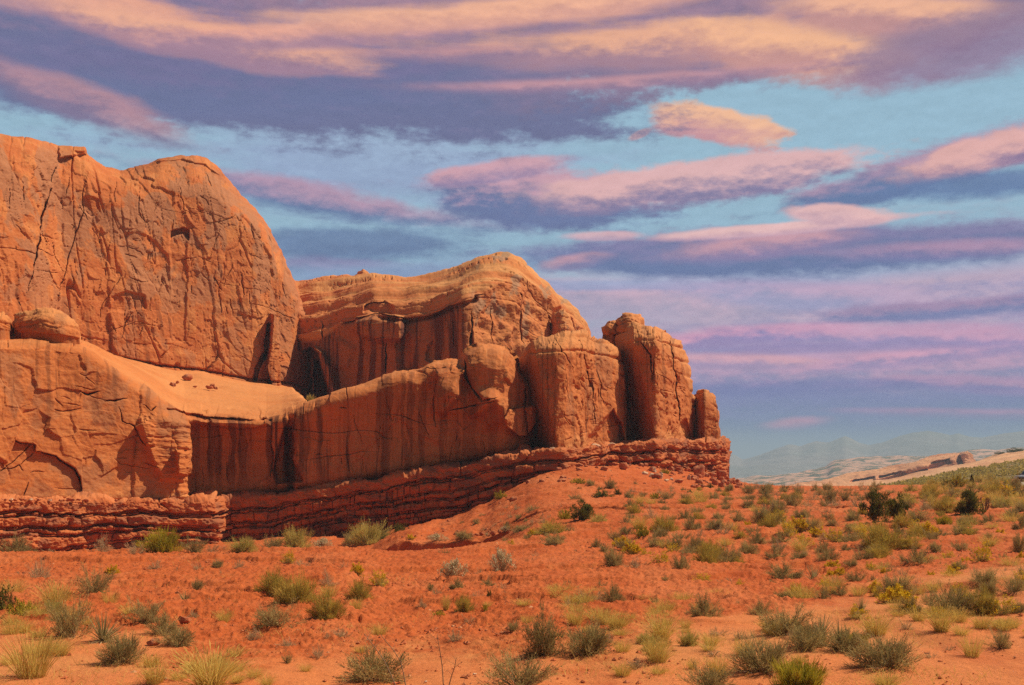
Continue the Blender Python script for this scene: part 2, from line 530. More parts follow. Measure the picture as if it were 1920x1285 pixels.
# ------------------------------------------------------------------ big rock masses
def mass(px, base, crest, D, shape, nv, back, nb=14, drop=-4.0, disp=None, depth_fn=None, mask_fn=None, rim=0.0, blur=0):
    """Solid rock: a front swept column by column from base to crest, a top running back, and a rear face.
    SHAPE(PX, T, H) -> depth added over the base line. BACK: (distance, height change) arrays along the columns."""
    nu = len(px)
    b, c, D0 = base(px), crest(px), D(px)
    T = np.linspace(0, 1, nv)[:, None]
    PY = b + (c - b) * T
    PX = np.broadcast_to(px, PY.shape)
    H = np.maximum(D0 * (b - c) / F, 0.1)
    DEP = D0 + shape(PX, T, H)
    smooth_front = P(PX, PY, DEP)
    if depth_fn is not None:
        DEP = DEP + depth_fn(PX, PY, T)
    front = P(PX, PY, DEP)
    bd, bz = back
    s = (np.linspace(0, 1, nb + 1)[1:] ** 1.3)[:, None]
    dep_c = DEP[-1]
    if blur:
        kk = np.hanning(blur); kk /= kk.sum()
        dep_s = np.convolve(np.pad(dep_c, blur // 2, 'edge'), kk, 'valid')[:nu]
        wgt = np.clip(s / 0.10, 0, 1) ** 0.6
        dep_t = dep_c * (1 - wgt) + dep_s * wgt + bd * s
    else:
        dep_t = dep_c + bd * s
    z_c = front[-1, :, 2]
    z_t = z_c + bz * s + rim * np.sin(np.pi * s)
    top = np.stack([dep_t * (px - 960) / F, dep_t, np.broadcast_to(z_t, dep_t.shape)], -1)
    rear = top[-1:].copy(); rear[..., 1] += 0.5; rear[..., 2] = drop
    foot = front[:1].copy(); foot[..., 2] = np.minimum(drop, foot[..., 2] - 1.0); foot[..., 1] += 0.3
    V = np.concatenate([foot, front, top, rear], 0)
    PXa = np.broadcast_to(px, V.shape[:2])
    PYa = YH - (V[..., 2] - EYE) * F / V[..., 1]
    Ta = np.concatenate([np.zeros((1, nu)), np.broadcast_to(T, PY.shape), 1 + np.broadcast_to(s, dep_t.shape), np.full((1, nu), 3.0)], 0)
    V0 = V.copy(); V0[1:1 + nv] = smooth_front
    N = normals(V0)
    step = np.hypot(np.diff(front[0, :, 0], prepend=front[0, 0, 0]), np.diff(front[0, :, 1], prepend=front[0, 0, 1]))
    S = np.broadcast_to(np.cumsum(step), V.shape[:2])
    if disp is not None:
        d = disp(V[..., 0], V[..., 1], V[..., 2], S, PXa, PYa, Ta)
        V = V + N * (d * sm(3.0, 2.0, Ta))[..., None]
    mask = None
    if mask_fn is not None:
        mk = mask_fn(V[..., 0], V[..., 1], V[..., 2], S, PXa, PYa, Ta)
        mask = np.stack([np.clip(mk[0], 0, 1), np.clip(mk[1], 0, 1), np.clip(mk[2], 0, 1), np.ones(S.shape)], -1)
    return V, mask


def slabs(S, Z, size, amp, k, asp=1.5, tilt=0.5, warp=0.3):
    """Exfoliated plates with sharp edges, in metres of relief."""
    wx = noise3(S / size * 0.6, Z / size * 0.6, k * 3.7) * warp * 0.7 + noise3(S / size * 5, Z / size * 5, k * 1.7) * 0.05
    wz = noise3(S / size * 0.6 + 40, Z / size * 0.6, k * 3.7) * warp * 0.7 + noise3(S / size * 5, Z / size * 5 + 20, k * 1.7) * 0.05
    f1, e, r1, r2, dx, dy, r3 = voronoi(S / size + wx, Z / (size * asp) + wz, k)
    h = (r1 - 0.5) * amp + ((r2 - 0.5) * dx + (r3 - 0.5) * dy) * amp * tilt * 2
    return h, e, r1, r2


def cracks(S, Z, sx, sz, width, depth, k, thr=0.0):
    n = fbm(S * sx, Z * sz, k * 5.1, 3, 0.45)
    gate = sm(thr, thr + 0.25, noise3(S * sx * 0.7 + 30, Z * sz * 1.5, k * 2.2))
    return -depth * np.exp(-(n / width) ** 2) * gate


def rocky(X, Y, Z, big=0.35, mid=0.12, small=0.035):
    return fbm(X * 0.16, Y * 0.16, Z * 0.12, 3) * big + fbm(X * 0.7, Y * 0.7, Z * 0.8, 3) * mid + fbm(X * 3, Y * 3, Z * 4, 3) * small


def round_top(T, H, R_, tr):
    q = np.clip((T - tr) / (1 - tr), 0, 1)
    return R_ * (1 - np.sqrt(np.maximum(1 - q * q, 0)))


strata_top = curve([(-300, 936), (0, 938), (200, 939), (405, 938), (500, 930), (600, 916), (700, 900), (800, 884), (900, 863), (1000, 848),
                    (1100, 838), (1200, 831), (1300, 826), (1360, 827), (1420, 832)])

# ---- tall cliff, upper left
cl_crest = scurve([(-300, 225), (0, 250), (50, 256), (85, 263), (110, 273), (160, 275), (164, 290), (178, 304), (200, 315), (225, 320), (268, 312),
                   (300, 299), (330, 294), (365, 292), (388, 298), (405, 309), (425, 332), (450, 362), (480, 392), (503, 424), (520, 456),
                   (535, 490), (550, 522), (562, 556), (580, 590), (597, 628), (612, 680)], 4)
cl_base = curve([(-300, 640), (0, 655), (205, 672), (300, 690), (380, 698), (470, 716), (550, 724), (612, 748)])
cl_D = scurve([(-300, 66), (0, 84), (60, 87), (105, 91.5), (112, 93), (300, 100), (480, 107), (540, 112), (575, 118), (612, 128)], 10)

CL_CRACKS = [([(108, 285), (104, 320), (92, 360), (84, 380), (78, 420), (66, 470), (52, 545)], 2.6, 1.6),
             ([(164, 320), (156, 370), (158, 395), (142, 440), (128, 490), (112, 540), (104, 580)], 2.0, 1.0),
             ([(0, 463), (50, 472), (62, 478), (66, 466), (112, 484)], 1.8, .7), ([(60, 506), (112, 513)], 1.6, .6),
             ([(70, 438), (105, 449)], 2.0, .7), ([(28, 420), (46, 445)], 1.5, .5), ([(48, 340), (45, 380)], 1.5, .6),
             ([(20, 345), (18, 395)], 1.4, .5), ([(335, 340), (346, 380), (348, 420)], 1.5, .6), ([(386, 318), (398, 350)], 2.2, 1.0),
             ([(453, 505), (455, 560)], 2.2, .9), ([(404, 508), (402, 520), (416, 545)], 2.6, .9), ([(200, 490), (197, 520)], 1.6, .5),
             ([(240, 520), (262, 530), (280, 528)], 1.6, .5), ([(280, 470), (278, 495)], 2.0, .6), ([(232, 478), (256, 484)], 1.8, .6),
             ([(306, 520), (310, 535)], 2, .6), ([(192, 600), (190, 580), (214, 534)], 1.5, .4), ([(412, 545), (418, 590)], 2, .6),
             ([(430, 560), (440, 590)], 1.6, .6), ([(468, 420), (478, 450)], 2.5, .8), ([(500, 440), (520, 480)], 2.5, .8), ([(530, 520), (540, 560)], 2.5, .8),
             ([(215, 340), (214, 385)], 1.6, .7), ([(262, 350), (258, 400), (275, 420)], 1.6, .5), ([(372, 480), (398, 492)], 1.4, .4)]


def cl_depth(PX, PY, T):
    g = 0.7
    d = np.zeros(PX.shape)
    wob = fbm(PX * 0.03, PY * 0.03, 1.3, 4) * 5
    for i, (pts, w, dep) in enumerate(CL_CRACKS):
        add_crack(d, PX, PY, pts, w * 0.55, dep * (0.8 if w > 2.5 and len(pts) > 4 else 0.5), i * 1.3)
    random_cracks(d, PX, PY, [(0, 300), (160, 320), (280, 350), (400, 350), (480, 430), (540, 560), (560, 700), (300, 680), (0, 600)], 60, 3, w=(0.6, 1.1), dep=(0.12, 0.35))
    # roofed alcove
    d += 1.3 * soft_in(PX + wob * .6, PY + wob * .6, [(323, 447), (325, 432), (344, 424), (354, 430), (353, 448), (345, 436), (333, 440)], 2) * g
    d += 0.22 * soft_in(PX + wob, PY, [(322, 432), (352, 426), (350, 640), (322, 640)], 2)
    # round scar and the scalloped hollow below it
    d += 0.25 * soft_in(PX + wob, PY + wob, [(220, 445), (250, 432), (290, 448), (318, 480), (320, 525), (300, 535), (262, 528), (235, 495)], 4)
    d += 0.35 * soft_in(PX + wob, PY + wob, [(205, 585), (212, 560), (235, 548), (268, 555), (272, 580), (250, 584)], 3)
    d += 0.3 * soft_in(PX + wob, PY + wob, [(160, 370), (188, 375), (185, 395), (172, 405), (152, 392)], 2)
    # leaning fin against the foot and its black slot
    d -= 2.6 * soft_in(PX, PY, [(510, 588), (521, 596), (523, 640), (526, 690), (524, 722), (508, 722), (500, 690), (505, 640)], 1.6)
    d += 2.2 * soft_in(PX, PY, [(501, 608), (507, 606), (505, 640), (499, 672), (494, 676), (497, 640)], 1.6)
    d += 1.6 * soft_in(PX, PY, [(492, 660), (499, 668), (485, 690), (480, 716), (473, 716), (477, 690)], 1.6)
    # small ledge along the foot
    foot = cl_base(PX)
    d += 0.8 * np.exp(-((PY - foot + 4 + 2 * noise3(PX * 0.05, 0, 2)) / 2.0) ** 2)
    # overhanging cap at the corner
    d -= 1.0 * soft_in(PX, PY, [(110, 273), (162, 274), (160, 288), (140, 292), (112, 296)], 2)
    d += 0.8 * soft_in(PX, PY, [(140, 285), (160, 284), (164, 300), (150, 300)], 3)
    # the caprock overhang on the summit dome
    d -= 0.8 * soft_in(PX, PY, [(280, 302), (330, 292), (370, 290), (400, 303), (425, 330), (412, 328), (385, 308), (340, 300), (300, 305)], 2)
    return d


def cl_shape(PX, T, H):
    lean = 0.20 + 0.0 * PX
    r = np.interp(PX, [-300, 160, 225, 365, 430, 520, 612], [4, 4, 7, 8, 9, 12, 14])
    return lean * H * T ** 1.2 + round_top(T, H, r, 0.82)


def cl_disp(X, Y, Z, S, PX, PY, T):
    s = S + 0.15 * Z
    h1, e1, *_ = slabs(s, Z, 5.0, 0.30, 1, 2.4, 0.5, 0.4)
    h2, e2, *_ = slabs(s, Z, 2.0, 0.15, 2, 1.8, 0.6, 0.3)
    h3, e3, *_ = slabs(s, Z, 0.8, 0.08, 3, 1.5, 0.8, 0.5)
    d = h1 + h2 * sm(-0.2, 0.3, noise3(s * 0.15, Z * 0.15, 9)) + h3 * sm(-0.2, 0.2, noise3(s * 0.3, Z * 0.2, 5)) + rocky(X, Y, Z, 0.3, 0.04, 0.025)
    d -= 0.16 * np.exp(-(e1 / 0.016) ** 2) * sm(-0.1, 0.2, noise3(s * 0.25, Z * 0.12, 3))
    d += cracks(s, Z, 0.22, 0.04, 0.016, 0.6, 1, 0.1) + cracks(s, Z, 0.5, 0.08, 0.02, 0.25, 2, 0.1)
    d += h3 * 0.9
    d += cracks(s, Z, 1.1, 0.16, 0.018, 0.16, 3, 0.08) + cracks(s + Z * .4, Z, 0.9, 0.5, 0.014, 0.13, 4, 0.12) + cracks(s, Z, 0.14, 0.8, 0.016, 0.16, 5, 0.15)
    _, e4, r4, r5, *_ = slabs(s, Z, 0.5, 1, 7, 2.2, 0, 0.6)
    d += 0.05 * (r4 - 0.5) * sm(0.0, 0.2, noise3(s * 0.35, Z * 0.25, 12)) + 0.03 * np.sin(Z * 5 + 3 * noise3(s * .2, Z * .2, 3)) * sm(.1, .3, noise3(s * .15, Z * .2, 19))
    top = sm(0.9, 1.0, T)
    beds = np.abs(((Z * 1.1 + fbm(X * 0.1, Y * 0.1, 0, 2)) % 1.0) - 0.5)
    return d * (1 - 0.6 * top) + top * 0.25 * (beds - 0.25)


def cl_mask(X, Y, Z, S, PX, PY, T):
    s = S + 0.15 * Z
    _, e, r1, r2 = slabs(s, Z, 3.0, 1, 5, 1.6, 0, 0.6)
    n = fbm(s * 0.25, Z * 0.2, 4.4, 5, 0.6)
    varn = sm(-0.04, 0.14, n + (r1 - 0.5) * 0.9 + 0.06) * sm(1.03, 0.93, T)
    streak = fbm(s * 1.6, Z * 0.07, 8.1, 4, 0.6)
    r = sm(0.12, 0.5, streak) * 0.35 * sm(-0.3, 0.2, fbm(s * 0.1, Z * 0.1, 3.3, 2))
    low = sm(480, 620, PY)
    g = varn * (0.9 - 0.35 * low)
    b = sm(0.1, 0.4, fbm(s * 0.5, Z * 0.3, 6.6, 5, 0.65)) * 0.35
    return r * (0.6 + low), g, b


px = np.arange(-300, 612.5, 1.1)
V, mk = mass(px, cl_base, cl_crest, cl_D, cl_shape, 430, (np.full(len(px), 30.0), np.full(len(px), -6.0)), disp=cl_disp, depth_fn=cl_depth, mask_fn=cl_mask)
link('sandstone_cliff', grid_mesh('sandstone_cliff', V, mk, M_cliff, True),
     label='tallest orange sandstone cliff with grey patina patches, filling the upper left behind the pale bench', cat='cliff')

# ---- long front wall with the slickrock bench on top
fw_crest = scurve([(-300, 640), (0, 633), (60, 633), (150, 641), (180, 656), (210, 679), (260, 713), (300, 743), (330, 765), (345, 771), (400, 772),
                   (450, 774), (500, 778), (530, 773), (570, 757), (600, 746), (640, 735), (680, 722), (715, 709), (735, 700), (760, 693),
                   (782, 695), (792, 690), (800, 683), (820, 674), (845, 670), (861, 673), (868, 660), (880, 651), (900, 646), (925, 647),
                   (950, 655), (964, 668), (972, 690), (985, 700), (1020, 706)], 5)
fw_D = scurve([(-300, 48), (0, 59), (150, 63), (330, 67.6), (343, 68.3), (356, 71.4), (365, 71.7), (536, 72.2), (541, 73.4), (549, 73.2), (556, 71.6),
               (700, 72.4), (800, 73.2), (860, 73.6), (950, 74), (985, 76.5), (1020, 80)], 5)
fw_D_even = lambda p: sum(fw_D(np.asarray(p, float) + o) for o in range(-60, 61, 10)) / 13
FW_CRACKS = [([(0, 885), (25, 868), (62, 830)], 1.4, .5), ([(25, 822), (42, 830), (66, 832), (66, 845)], 2.6, .7),
             ([(66, 845), (84, 850), (106, 856), (120, 868), (136, 878), (148, 895), (152, 935)], 3.4, 1.1), ([(64, 848), (40, 872)], 1.3, .4),
             ([(0, 882), (24, 878), (38, 872), (44, 884)], 1.8, .5), ([(42, 934), (52, 905)], 1.8, .5),
             ([(100, 768), (120, 772), (150, 766)], 2.0, .5), ([(195, 752), (215, 752), (240, 746)], 2.6, .6),
             ([(148, 733), (165, 740), (186, 734)], 3.6, 1.0), ([(222, 764), (228, 790), (250, 800), (258, 820), (272, 842)], 2.8, .8), ([(282, 772), (290, 762)], 1.8, .6),
             ([(145, 806), (180, 808)], 2.0, .5), ([(0, 632), (14, 633), (16, 650)], 2.2, .8), ([(20, 620), (50, 624), (150, 640)], 1.6, .6),
             ([(540, 800), (541, 840), (543, 905)], 3.5, .9), ([(505, 820), (512, 850), (508, 905)], 3.0, .5), ([(648, 835), (656, 890)], 1.8, .3), ([(840, 770), (930, 752)], 2.5, .8),
             ([(868, 670), (874, 700), (886, 730)], 4.5, 1.8), ([(885, 725), (905, 752), (935, 745)], 4, 1.2), ([(792, 700), (800, 690), (860, 676)], 2, .5),
             ([(820, 700), (812, 760), (816, 800)], 2.0, .6), ([(985, 720), (980, 770), (990, 830)], 4, 1.2)]


def fw_depth(PX, PY, T):
    d = np.zeros(PX.shape)
    wob = fbm(PX * 0.04, PY * 0.04, 4.3, 4) * 4
    for i, (pts, w, dep) in enumerate(FW_CRACKS):
        add_crack(d, PX, PY, pts, w * (0.75 if pts[0][0] > 500 else 0.5), dep * 0.75, i * 1.7 + 40)
    # the nearer rock ends in a ragged edge where the shaded wall sets back
    rag_x = PX + 9 * noise3(PY * 0.035, 0.0, 3.1) + 4 * noise3(PY * 0.12, 0.0, 6.1)
    d += np.where((PX > 320) & (PX < 385), fw_D(rag_x) - fw_D(PX), 0)
    random_cracks(d, PX, PY, [(0, 660), (160, 670), (300, 780), (340, 920), (0, 930)], 16, 5, dep=(0.08, 0.2), steep=0.35)
    random_cracks(d, PX, PY, [(360, 800), (800, 720), (980, 760), (980, 840), (600, 900), (360, 920)], 26, 6, dep=(0.08, 0.25), w=(0.6, 1.0))
    # the flaked slab scar, lower left: rock peeled off below a jagged line
    d += 0.38 * soft_in(PX + wob * .5, PY + wob * 0.7, [(25, 822), (42, 830), (66, 832), (66, 846), (84, 850), (106, 856), (120, 868), (136, 878), (149, 896), (152, 939), (-60, 960), (-60, 890), (0, 883)], 1.2)
    # overhanging lip and undercut below the bench
    rim = soft_in(PX, PY + wob * 0.8, [(310, 769), (345, 777), (400, 779), (470, 784), (508, 786), (470, 790), (400, 788), (345, 784)], 3)
    d += 1.5 * rim
    d -= 0.55 * soft_in(PX + 1.5 * wob, PY + 1.5 * wob, [(258, 795), (285, 772), (330, 776), (398, 772), (398, 792), (350, 800), (360, 880), (350, 905), (300, 900), (272, 842)], 7)
    d -= 0.35 * soft_in(PX + wob, PY + wob, [(250, 800), (268, 790), (290, 800), (285, 835), (272, 840), (258, 822)], 2)
    d -= 1.7 * soft_in(PX, PY + wob * 0.5, [(395, 782), (480, 787), (500, 780), (506, 797), (480, 803), (440, 804), (395, 800)], 3)
    d -= 1.0 * soft_in(PX, PY + wob, [(330, 845), (352, 850), (357, 868), (354, 892), (330, 890)], 3)
    # black hollow at the foot of the crease, and the shadowed foot groove all along
    d += 1.6 * soft_in(PX, PY, [(535, 800), (548, 800), (552, 860), (566, 902), (520, 908), (512, 880)], 4)
    foot = strata_top(PX)
    dark = sm(395, 430, PX)
    d += (0.35 + 1.3 * dark) * np.exp(-np.clip(foot - PY, 0, None) / (3 + 6 * dark))
    # knobbly part toward the buttress
    kn = sm(770, 830, PX) * sm(1000, 960, PX) * sm(800, 760, PY) * (1 - 0.75 * soft_in(PX, PY, [(868, 662), (900, 646), (945, 652), (965, 672), (962, 712), (940, 735), (905, 735), (882, 722), (872, 700)], 12))
    d -= kn * (1.1 * noise3(PX * 0.02, PY * 0.015, 3.3) + 0.4 * noise3(PX * 0.05, PY * 0.04, 7.3))
    d -= 1.0 * soft_in(PX, PY, [(868, 662), (900, 640), (945, 645), (965, 672), (962, 730), (955, 790), (915, 800), (890, 740), (872, 700)], 14)
    d -= 1.5 * soft_in(PX, PY, [(815, 690), (850, 680), (866, 690), (862, 740), (830, 780), (818, 770)], 6)
    d -= 1.4 * soft_in(PX, PY, [(905, 742), (918, 735), (930, 748), (905, 778), (884, 780)], 9)
    # big plate leaning in the recess beside the buttress
    d -= 1.8 * soft_in(PX, PY, [(946, 788), (960, 768), (1000, 760), (1006, 790), (985, 818), (975, 818), (950, 800)], 2)
    return d


def fw_shape(PX, T, H):
    bow = -1.0 * np.sin(np.pi * np.clip(T, 0, 1)) * sm(360, 420, PX) * sm(860, 700, PX)      # concave, slightly overhanging
    lean = np.interp(PX, [-300, 320, 400, 700, 1000], [0.16, 0.14, -0.03, -0.03, 0.05])
    r = np.interp(PX, [-300, 150, 330, 400, 540, 640, 780, 1000], [2.5, 2.5, 3.0, 4.0, 3.5, 2.5, 3.0, 4.0])
    tr = np.interp(PX, [-300, 150, 330, 345, 560, 640, 780, 1000], [0.93, 0.93, 0.86, 0.86, 0.86, 0.88, 0.85, 0.8])
    even = (fw_D_even(PX) - fw_D(PX)) * sm(0.78, 0.97, T)
    return even + lean * H * T - bow + round_top(T, H, r, tr)


def fw_disp(X, Y, Z, S, PX, PY, T):
    s = S
    lit = sm(370, 340, PX)
    h1, e1, *_ = slabs(s, Z, 4.0, 0.45, 11, 1.2, 0.5, 0.5)
    h2, e2, *_ = slabs(s, Z, 1.5, 0.16, 12, 0.8, 0.7, 0.6)
    rough = rocky(X, Y, Z, 0.35, 0.08, 0.03)
    left = h1 * 0.7 + h2 * sm(-0.1, 0.3, noise3(s * 0.2, Z * 0.3, 2.5)) + rough - 0.1 * np.exp(-(e1 / 0.03) ** 2) * sm(0, .2, noise3(s * .3, Z * .3, 6))
    shade = 0.35 * h1 + 0.35 * h2 + rough * 0.7 + cracks(s, Z, 0.1, 0.5, 0.015, 0.2, 8, 0.1) + cracks(s, Z, 0.6, 0.08, 0.015, 0.15, 9, 0.1)
    kn = sm(770, 850, PX)
    right = rocky(X, Y, Z, 0.5, 0.13, 0.04) + h2 * 0.8
    d = left * lit + (1 - lit) * (shade * (1 - kn) + right * kn)
    rag = soft_in(PX, PY, [(255, 770), (345, 790), (362, 900), (300, 905), (262, 830)], 10)
    beds = fbm(s * 0.5, Z * 2.6, 1.1, 4, 0.6)
    d += rag * 0.07 * beds
    top = sm(1.0, 1.15, T)
    soft = fbm(X * 0.12, Y * 0.12, Z * 0.2, 3) * 0.3 + fbm(X * 0.3, Y * 0.6, Z * 2.0, 4, 0.6) * 0.07 - 0.10 * np.exp(-((((Z - 0.05 * X) * 0.9 + 0.3 * noise3(X * .2, Y * .2, 2)) % 1.0 - 0.5) / 0.05) ** 2) * sm(0, .3, noise3(X * .1, Y * .1, 7))
    return d * (1 - top) + soft * top


def fw_mask(X, Y, Z, S, PX, PY, T):
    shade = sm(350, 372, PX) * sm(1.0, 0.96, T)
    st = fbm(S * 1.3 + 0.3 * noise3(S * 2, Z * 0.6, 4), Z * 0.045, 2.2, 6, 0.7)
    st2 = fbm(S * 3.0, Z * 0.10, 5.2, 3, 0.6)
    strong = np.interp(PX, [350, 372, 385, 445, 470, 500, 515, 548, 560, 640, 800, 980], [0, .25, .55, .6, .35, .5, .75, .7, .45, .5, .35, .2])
    r = shade * np.clip(sm(-0.05, 0.28, st) * strong * 1.15 + sm(0.1, 0.35, st2) * 0.4 * strong, 0, 1)  # varnish streaks, laid on stronger to deepen the wall's shade in colour
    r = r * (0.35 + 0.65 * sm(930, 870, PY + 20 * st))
    lit = sm(352, 340, PX) * sm(1.02, 0.98, T)
    r = np.maximum(r, lit * sm(0.1, 0.5, fbm(S * 2.2, Z * 0.12, 9.2, 4, 0.6)) * 0.45 * sm(850, 700, PY))
    pale = sm(0.93, 1.02, T) * np.interp(PX, [-300, 180, 260, 340, 560, 620, 800, 1000], [0.1, 0.2, 0.45, 0.7, 0.65, 0.5, .4, .35]) * (0.75 + 0.5 * fbm(X * 0.15, Y * 0.15, 1.1, 4))
    pale = np.maximum(pale, sm(18, 4, strata_top(PX) - PY + 5 * st2) * sm(1, .9, T) * np.interp(PX, [0, 150, 330, 420, 600, 980], [.7, .9, .8, .35, .3, .1]))
    pale = np.maximum(pale, shade * sm(0.42, 0.6, fbm(S * 5.0, Z * 0.5, 7.7, 3, 0.7)) * 0.4)
    g = lit * sm(0.05, 0.4, fbm(S * 0.4, Z * 0.3, 1.7, 4, 0.6)) * 0.6
    return r, g, pale


px = np.arange(-300, 1020.5, 1.1)
c_ = fw_crest(px)
dc = fw_D_even(px) + 3
end_py = np.interp(px, [548, 560, 573, 600, 640, 1020], [cl_base(548) - 4, 739, 757, 750, 740, 712])
end_py = np.where(px < 548, cl_base(px) - 4, end_py)
end_d = np.where(px < 548, cl_D(px) + 3, 0) + np.where(px >= 548, np.interp(px, [548, 560, 575, 640, 1020], [cl_D(548) + 3, 100, 84, 86, 90]), 0)
back_d = end_d - dc
back_z = EYE + end_d * (YH - end_py) / F - (EYE + dc * (YH - c_) / F)
back_z = np.where(px > 575, np.minimum(back_z, -1.5), back_z)
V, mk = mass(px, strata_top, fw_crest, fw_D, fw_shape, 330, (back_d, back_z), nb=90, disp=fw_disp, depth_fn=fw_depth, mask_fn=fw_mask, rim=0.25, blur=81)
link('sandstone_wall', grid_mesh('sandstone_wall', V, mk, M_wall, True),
     label='long low sandstone wall with a pale slickrock bench on top and dark streaks in its shaded hollow', cat='rock wall')

# ---- middle dome behind
dm_crest = scurve([(520, 535), (545, 524), (560, 527), (600, 522), (640, 516), (665, 517), (700, 512), (730, 515), (760, 518), (800, 517), (840, 508),
                   (870, 494), (890, 482), (905, 477), (930, 473), (955, 476), (975, 486), (1000, 511), (1025, 531), (1050, 556), (1075, 579), (1095, 603), (1112, 640)], 4)
dm_base = curve([(520, 760), (620, 752), (700, 745), (800, 730), (900, 720), (1000, 700), (1112, 668)])
dm_D = scurve([(520, 117), (555, 116), (600, 111), (612, 112), (700, 108), (800, 106), (880, 104), (886, 105), (950, 110), (1030, 118), (1045, 121), (1060, 121), (1112, 133)], 26)
# where the steep foot gives way to sloping slickrock
dm_break = scurve([(520, 600), (560, 640), (590, 640), (620, 625), (650, 605), (700, 585), (760, 595), (800, 590), (850, 572), (884, 562), (905, 545), (950, 525), (1000, 535), (1050, 570), (1112, 640)], 10)


def dm_shape(PX, T, H):
    b, c = dm_base(PX), dm_crest(PX)
    tb = np.clip((b - dm_break(PX)) / (b - c), 0.05, 0.97)
    q = np.clip((T - tb) / (1 - tb), 0, 1)
    run = np.interp(PX, [520, 700, 860, 930, 1000, 1112], [26, 26, 26, 20, 12, 8])
    return 0.10 * H * np.minimum(T, tb) + run * (1 - np.sqrt(np.maximum(1 - (0.985 * q) ** 1.7, 0)))


DM_CRACKS = [([(884, 580), (882, 640), (878, 700)], 3.0, 1.6), ([(921, 575), (922, 645)], 1.6, .6), ([(972, 560), (974, 600), (981, 650)], 2.2, .9), ([(1025, 575), (1036, 610), (1036, 650)], 2.2, .8),
             ([(850, 600), (848, 650)], 1.6, .4), ([(723, 640), (724, 705)], 2.4, 1.3), ([(690, 640), (722, 632)], 1.8, .6), ([(985, 525), (1000, 560), (1025, 580)], 1.5, .5),
             ([(880, 566), (890, 556), (905, 552)], 2, .8), ([(965, 550), (972, 560)], 2, .6), ([(602, 600), (604, 635)], 2.5, 1.2)]


def dm_depth(PX, PY, T):
    d = np.zeros(PX.shape)
    wob = fbm(PX * 0.04, PY * 0.04, 8.3, 4) * 4
    for i, (pts, w, dep) in enumerate(DM_CRACKS):
        add_crack(d, PX, PY, pts, w * 0.7, dep, i * 1.9 + 80)
    # the arch-roofed alcove at the left and its black slit
    d += 5.0 * soft_in(PX, PY, [(552, 760), (554, 700), (562, 662), (580, 652), (598, 662), (606, 690), (616, 735), (622, 760)], 3)
    d += 3.5 * soft_in(PX, PY, [(594, 675), (600, 680), (616, 750), (592, 756)], 2.5)
    d -= 2.0 * soft_in(PX, PY, [(590, 650), (606, 660), (622, 700), (640, 752), (624, 752), (612, 720), (600, 675)], 3)
    # the step of ledges and hollow below the roof
    d += 2.0 * soft_in(PX + wob, PY + wob, [(680, 582), (690, 565), (720, 560), (738, 575), (730, 582)], 4)
    d -= 2.4 * soft_in(PX + wob, PY + wob, [(660, 620), (668, 598), (720, 584), (752, 592), (750, 640), (700, 640)], 6)
    d -= 0.6 * soft_in(PX + wob, PY + wob, [(610, 650), (640, 636), (662, 650), (655, 690), (620, 690)], 8)
    d += 0.6 * soft_in(PX + wob * 2, PY + wob, [(800, 655), (812, 640), (826, 668), (818, 684), (800, 676)], 3)
    d += 0.8 * soft_in(PX + wob, PY + wob, [(745, 640), (765, 625), (770, 690), (750, 700)], 6)
    # overhung lip running up to the right, over the shaded foot
    lip = dist_line(PX, PY, [(640, 600), (700, 588), (760, 598), (800, 590), (850, 574), (884, 562)])
    d += 1.2 * np.exp(-((lip - 4) / 4) ** 2) * (PY > dm_break(PX))
    # free standing block and its socket, right
    d += 1.8 * soft_in(PX, PY, [(1032, 600), (1038, 580), (1058, 574), (1072, 590), (1070, 620), (1036, 620)], 3)
    return d


def dm_disp(X, Y, Z, S, PX, PY, T):
    b, c = dm_base(PX), dm_crest(PX)
    roof = sm(3, -6, PY - dm_break(PX))
    zc = EYE + 126 * (YH - dm_crest(PX)) / F
    dip = Z - 0.62 * zc - 0.03 * X + 0.5 * fbm(X * 0.06, Y * 0.06, Z * 0.06, 2)
    saw = (dip * 0.55) % 1.0
    saw2 = (dip * 1.9 + 0.3) % 1.0
    gate = sm(-0.15, 0.2, noise3(X * 0.08, Y * 0.08, np.floor(dip * 0.55) * 1.7))
    bed = -0.34 * np.exp(-((saw - 0.5) / 0.05) ** 2) * gate + 0.22 * np.sin(2 * np.pi * saw) - 0.07 * np.exp(-((saw2 - 0.5) / 0.12) ** 2)
    pit = -0.3 * sm(0.28, 0.5, noise3(X * 2.2, Y * 2.2, Z * 3.2)) * sm(0.0, 0.3, noise3(X * 0.1, Y * 0.1, dip * 0.9))
    h2, e2, *_ = slabs(S, Z, 2.6, 0.25, 21, 1.6, 0.6, 0.5)
    face = rocky(X, Y, Z, 0.6, 0.12, 0.04) + h2 * 0.55
    right = sm(880, 900, PX)
    lump = fbm(S * 0.35, Z * 0.45, 2.9, 3) * 0.7
    return roof * (bed + pit + rocky(X, Y, Z, 0.5, 0.08, 0.03)) + (1 - roof) * (face + right * (lump * 0.55 + 0.2 * bed + pit * 0.5))


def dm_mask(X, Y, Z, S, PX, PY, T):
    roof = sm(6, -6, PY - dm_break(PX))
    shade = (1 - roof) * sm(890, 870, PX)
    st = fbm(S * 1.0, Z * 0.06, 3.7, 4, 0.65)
    r = shade * np.clip(0.35 + 0.6 * sm(-0.2, 0.3, st), 0, 1)  # varnish streaks over an even darkening that paints the foot's shade deeper
    dip = Z - 0.62 * (EYE + 126 * (YH - dm_crest(PX)) / F) - 0.03 * X
    b = roof * sm(-0.2, 0.3, fbm(X * 0.05, Y * 0.05, dip * 1.3, 3)) * 0.9
    g = sm(0.2, 0.45, fbm(S * 0.3, Z * 0.3, 6.1, 4)) * sm(870, 900, PX) * 0.7
    return r, g, b


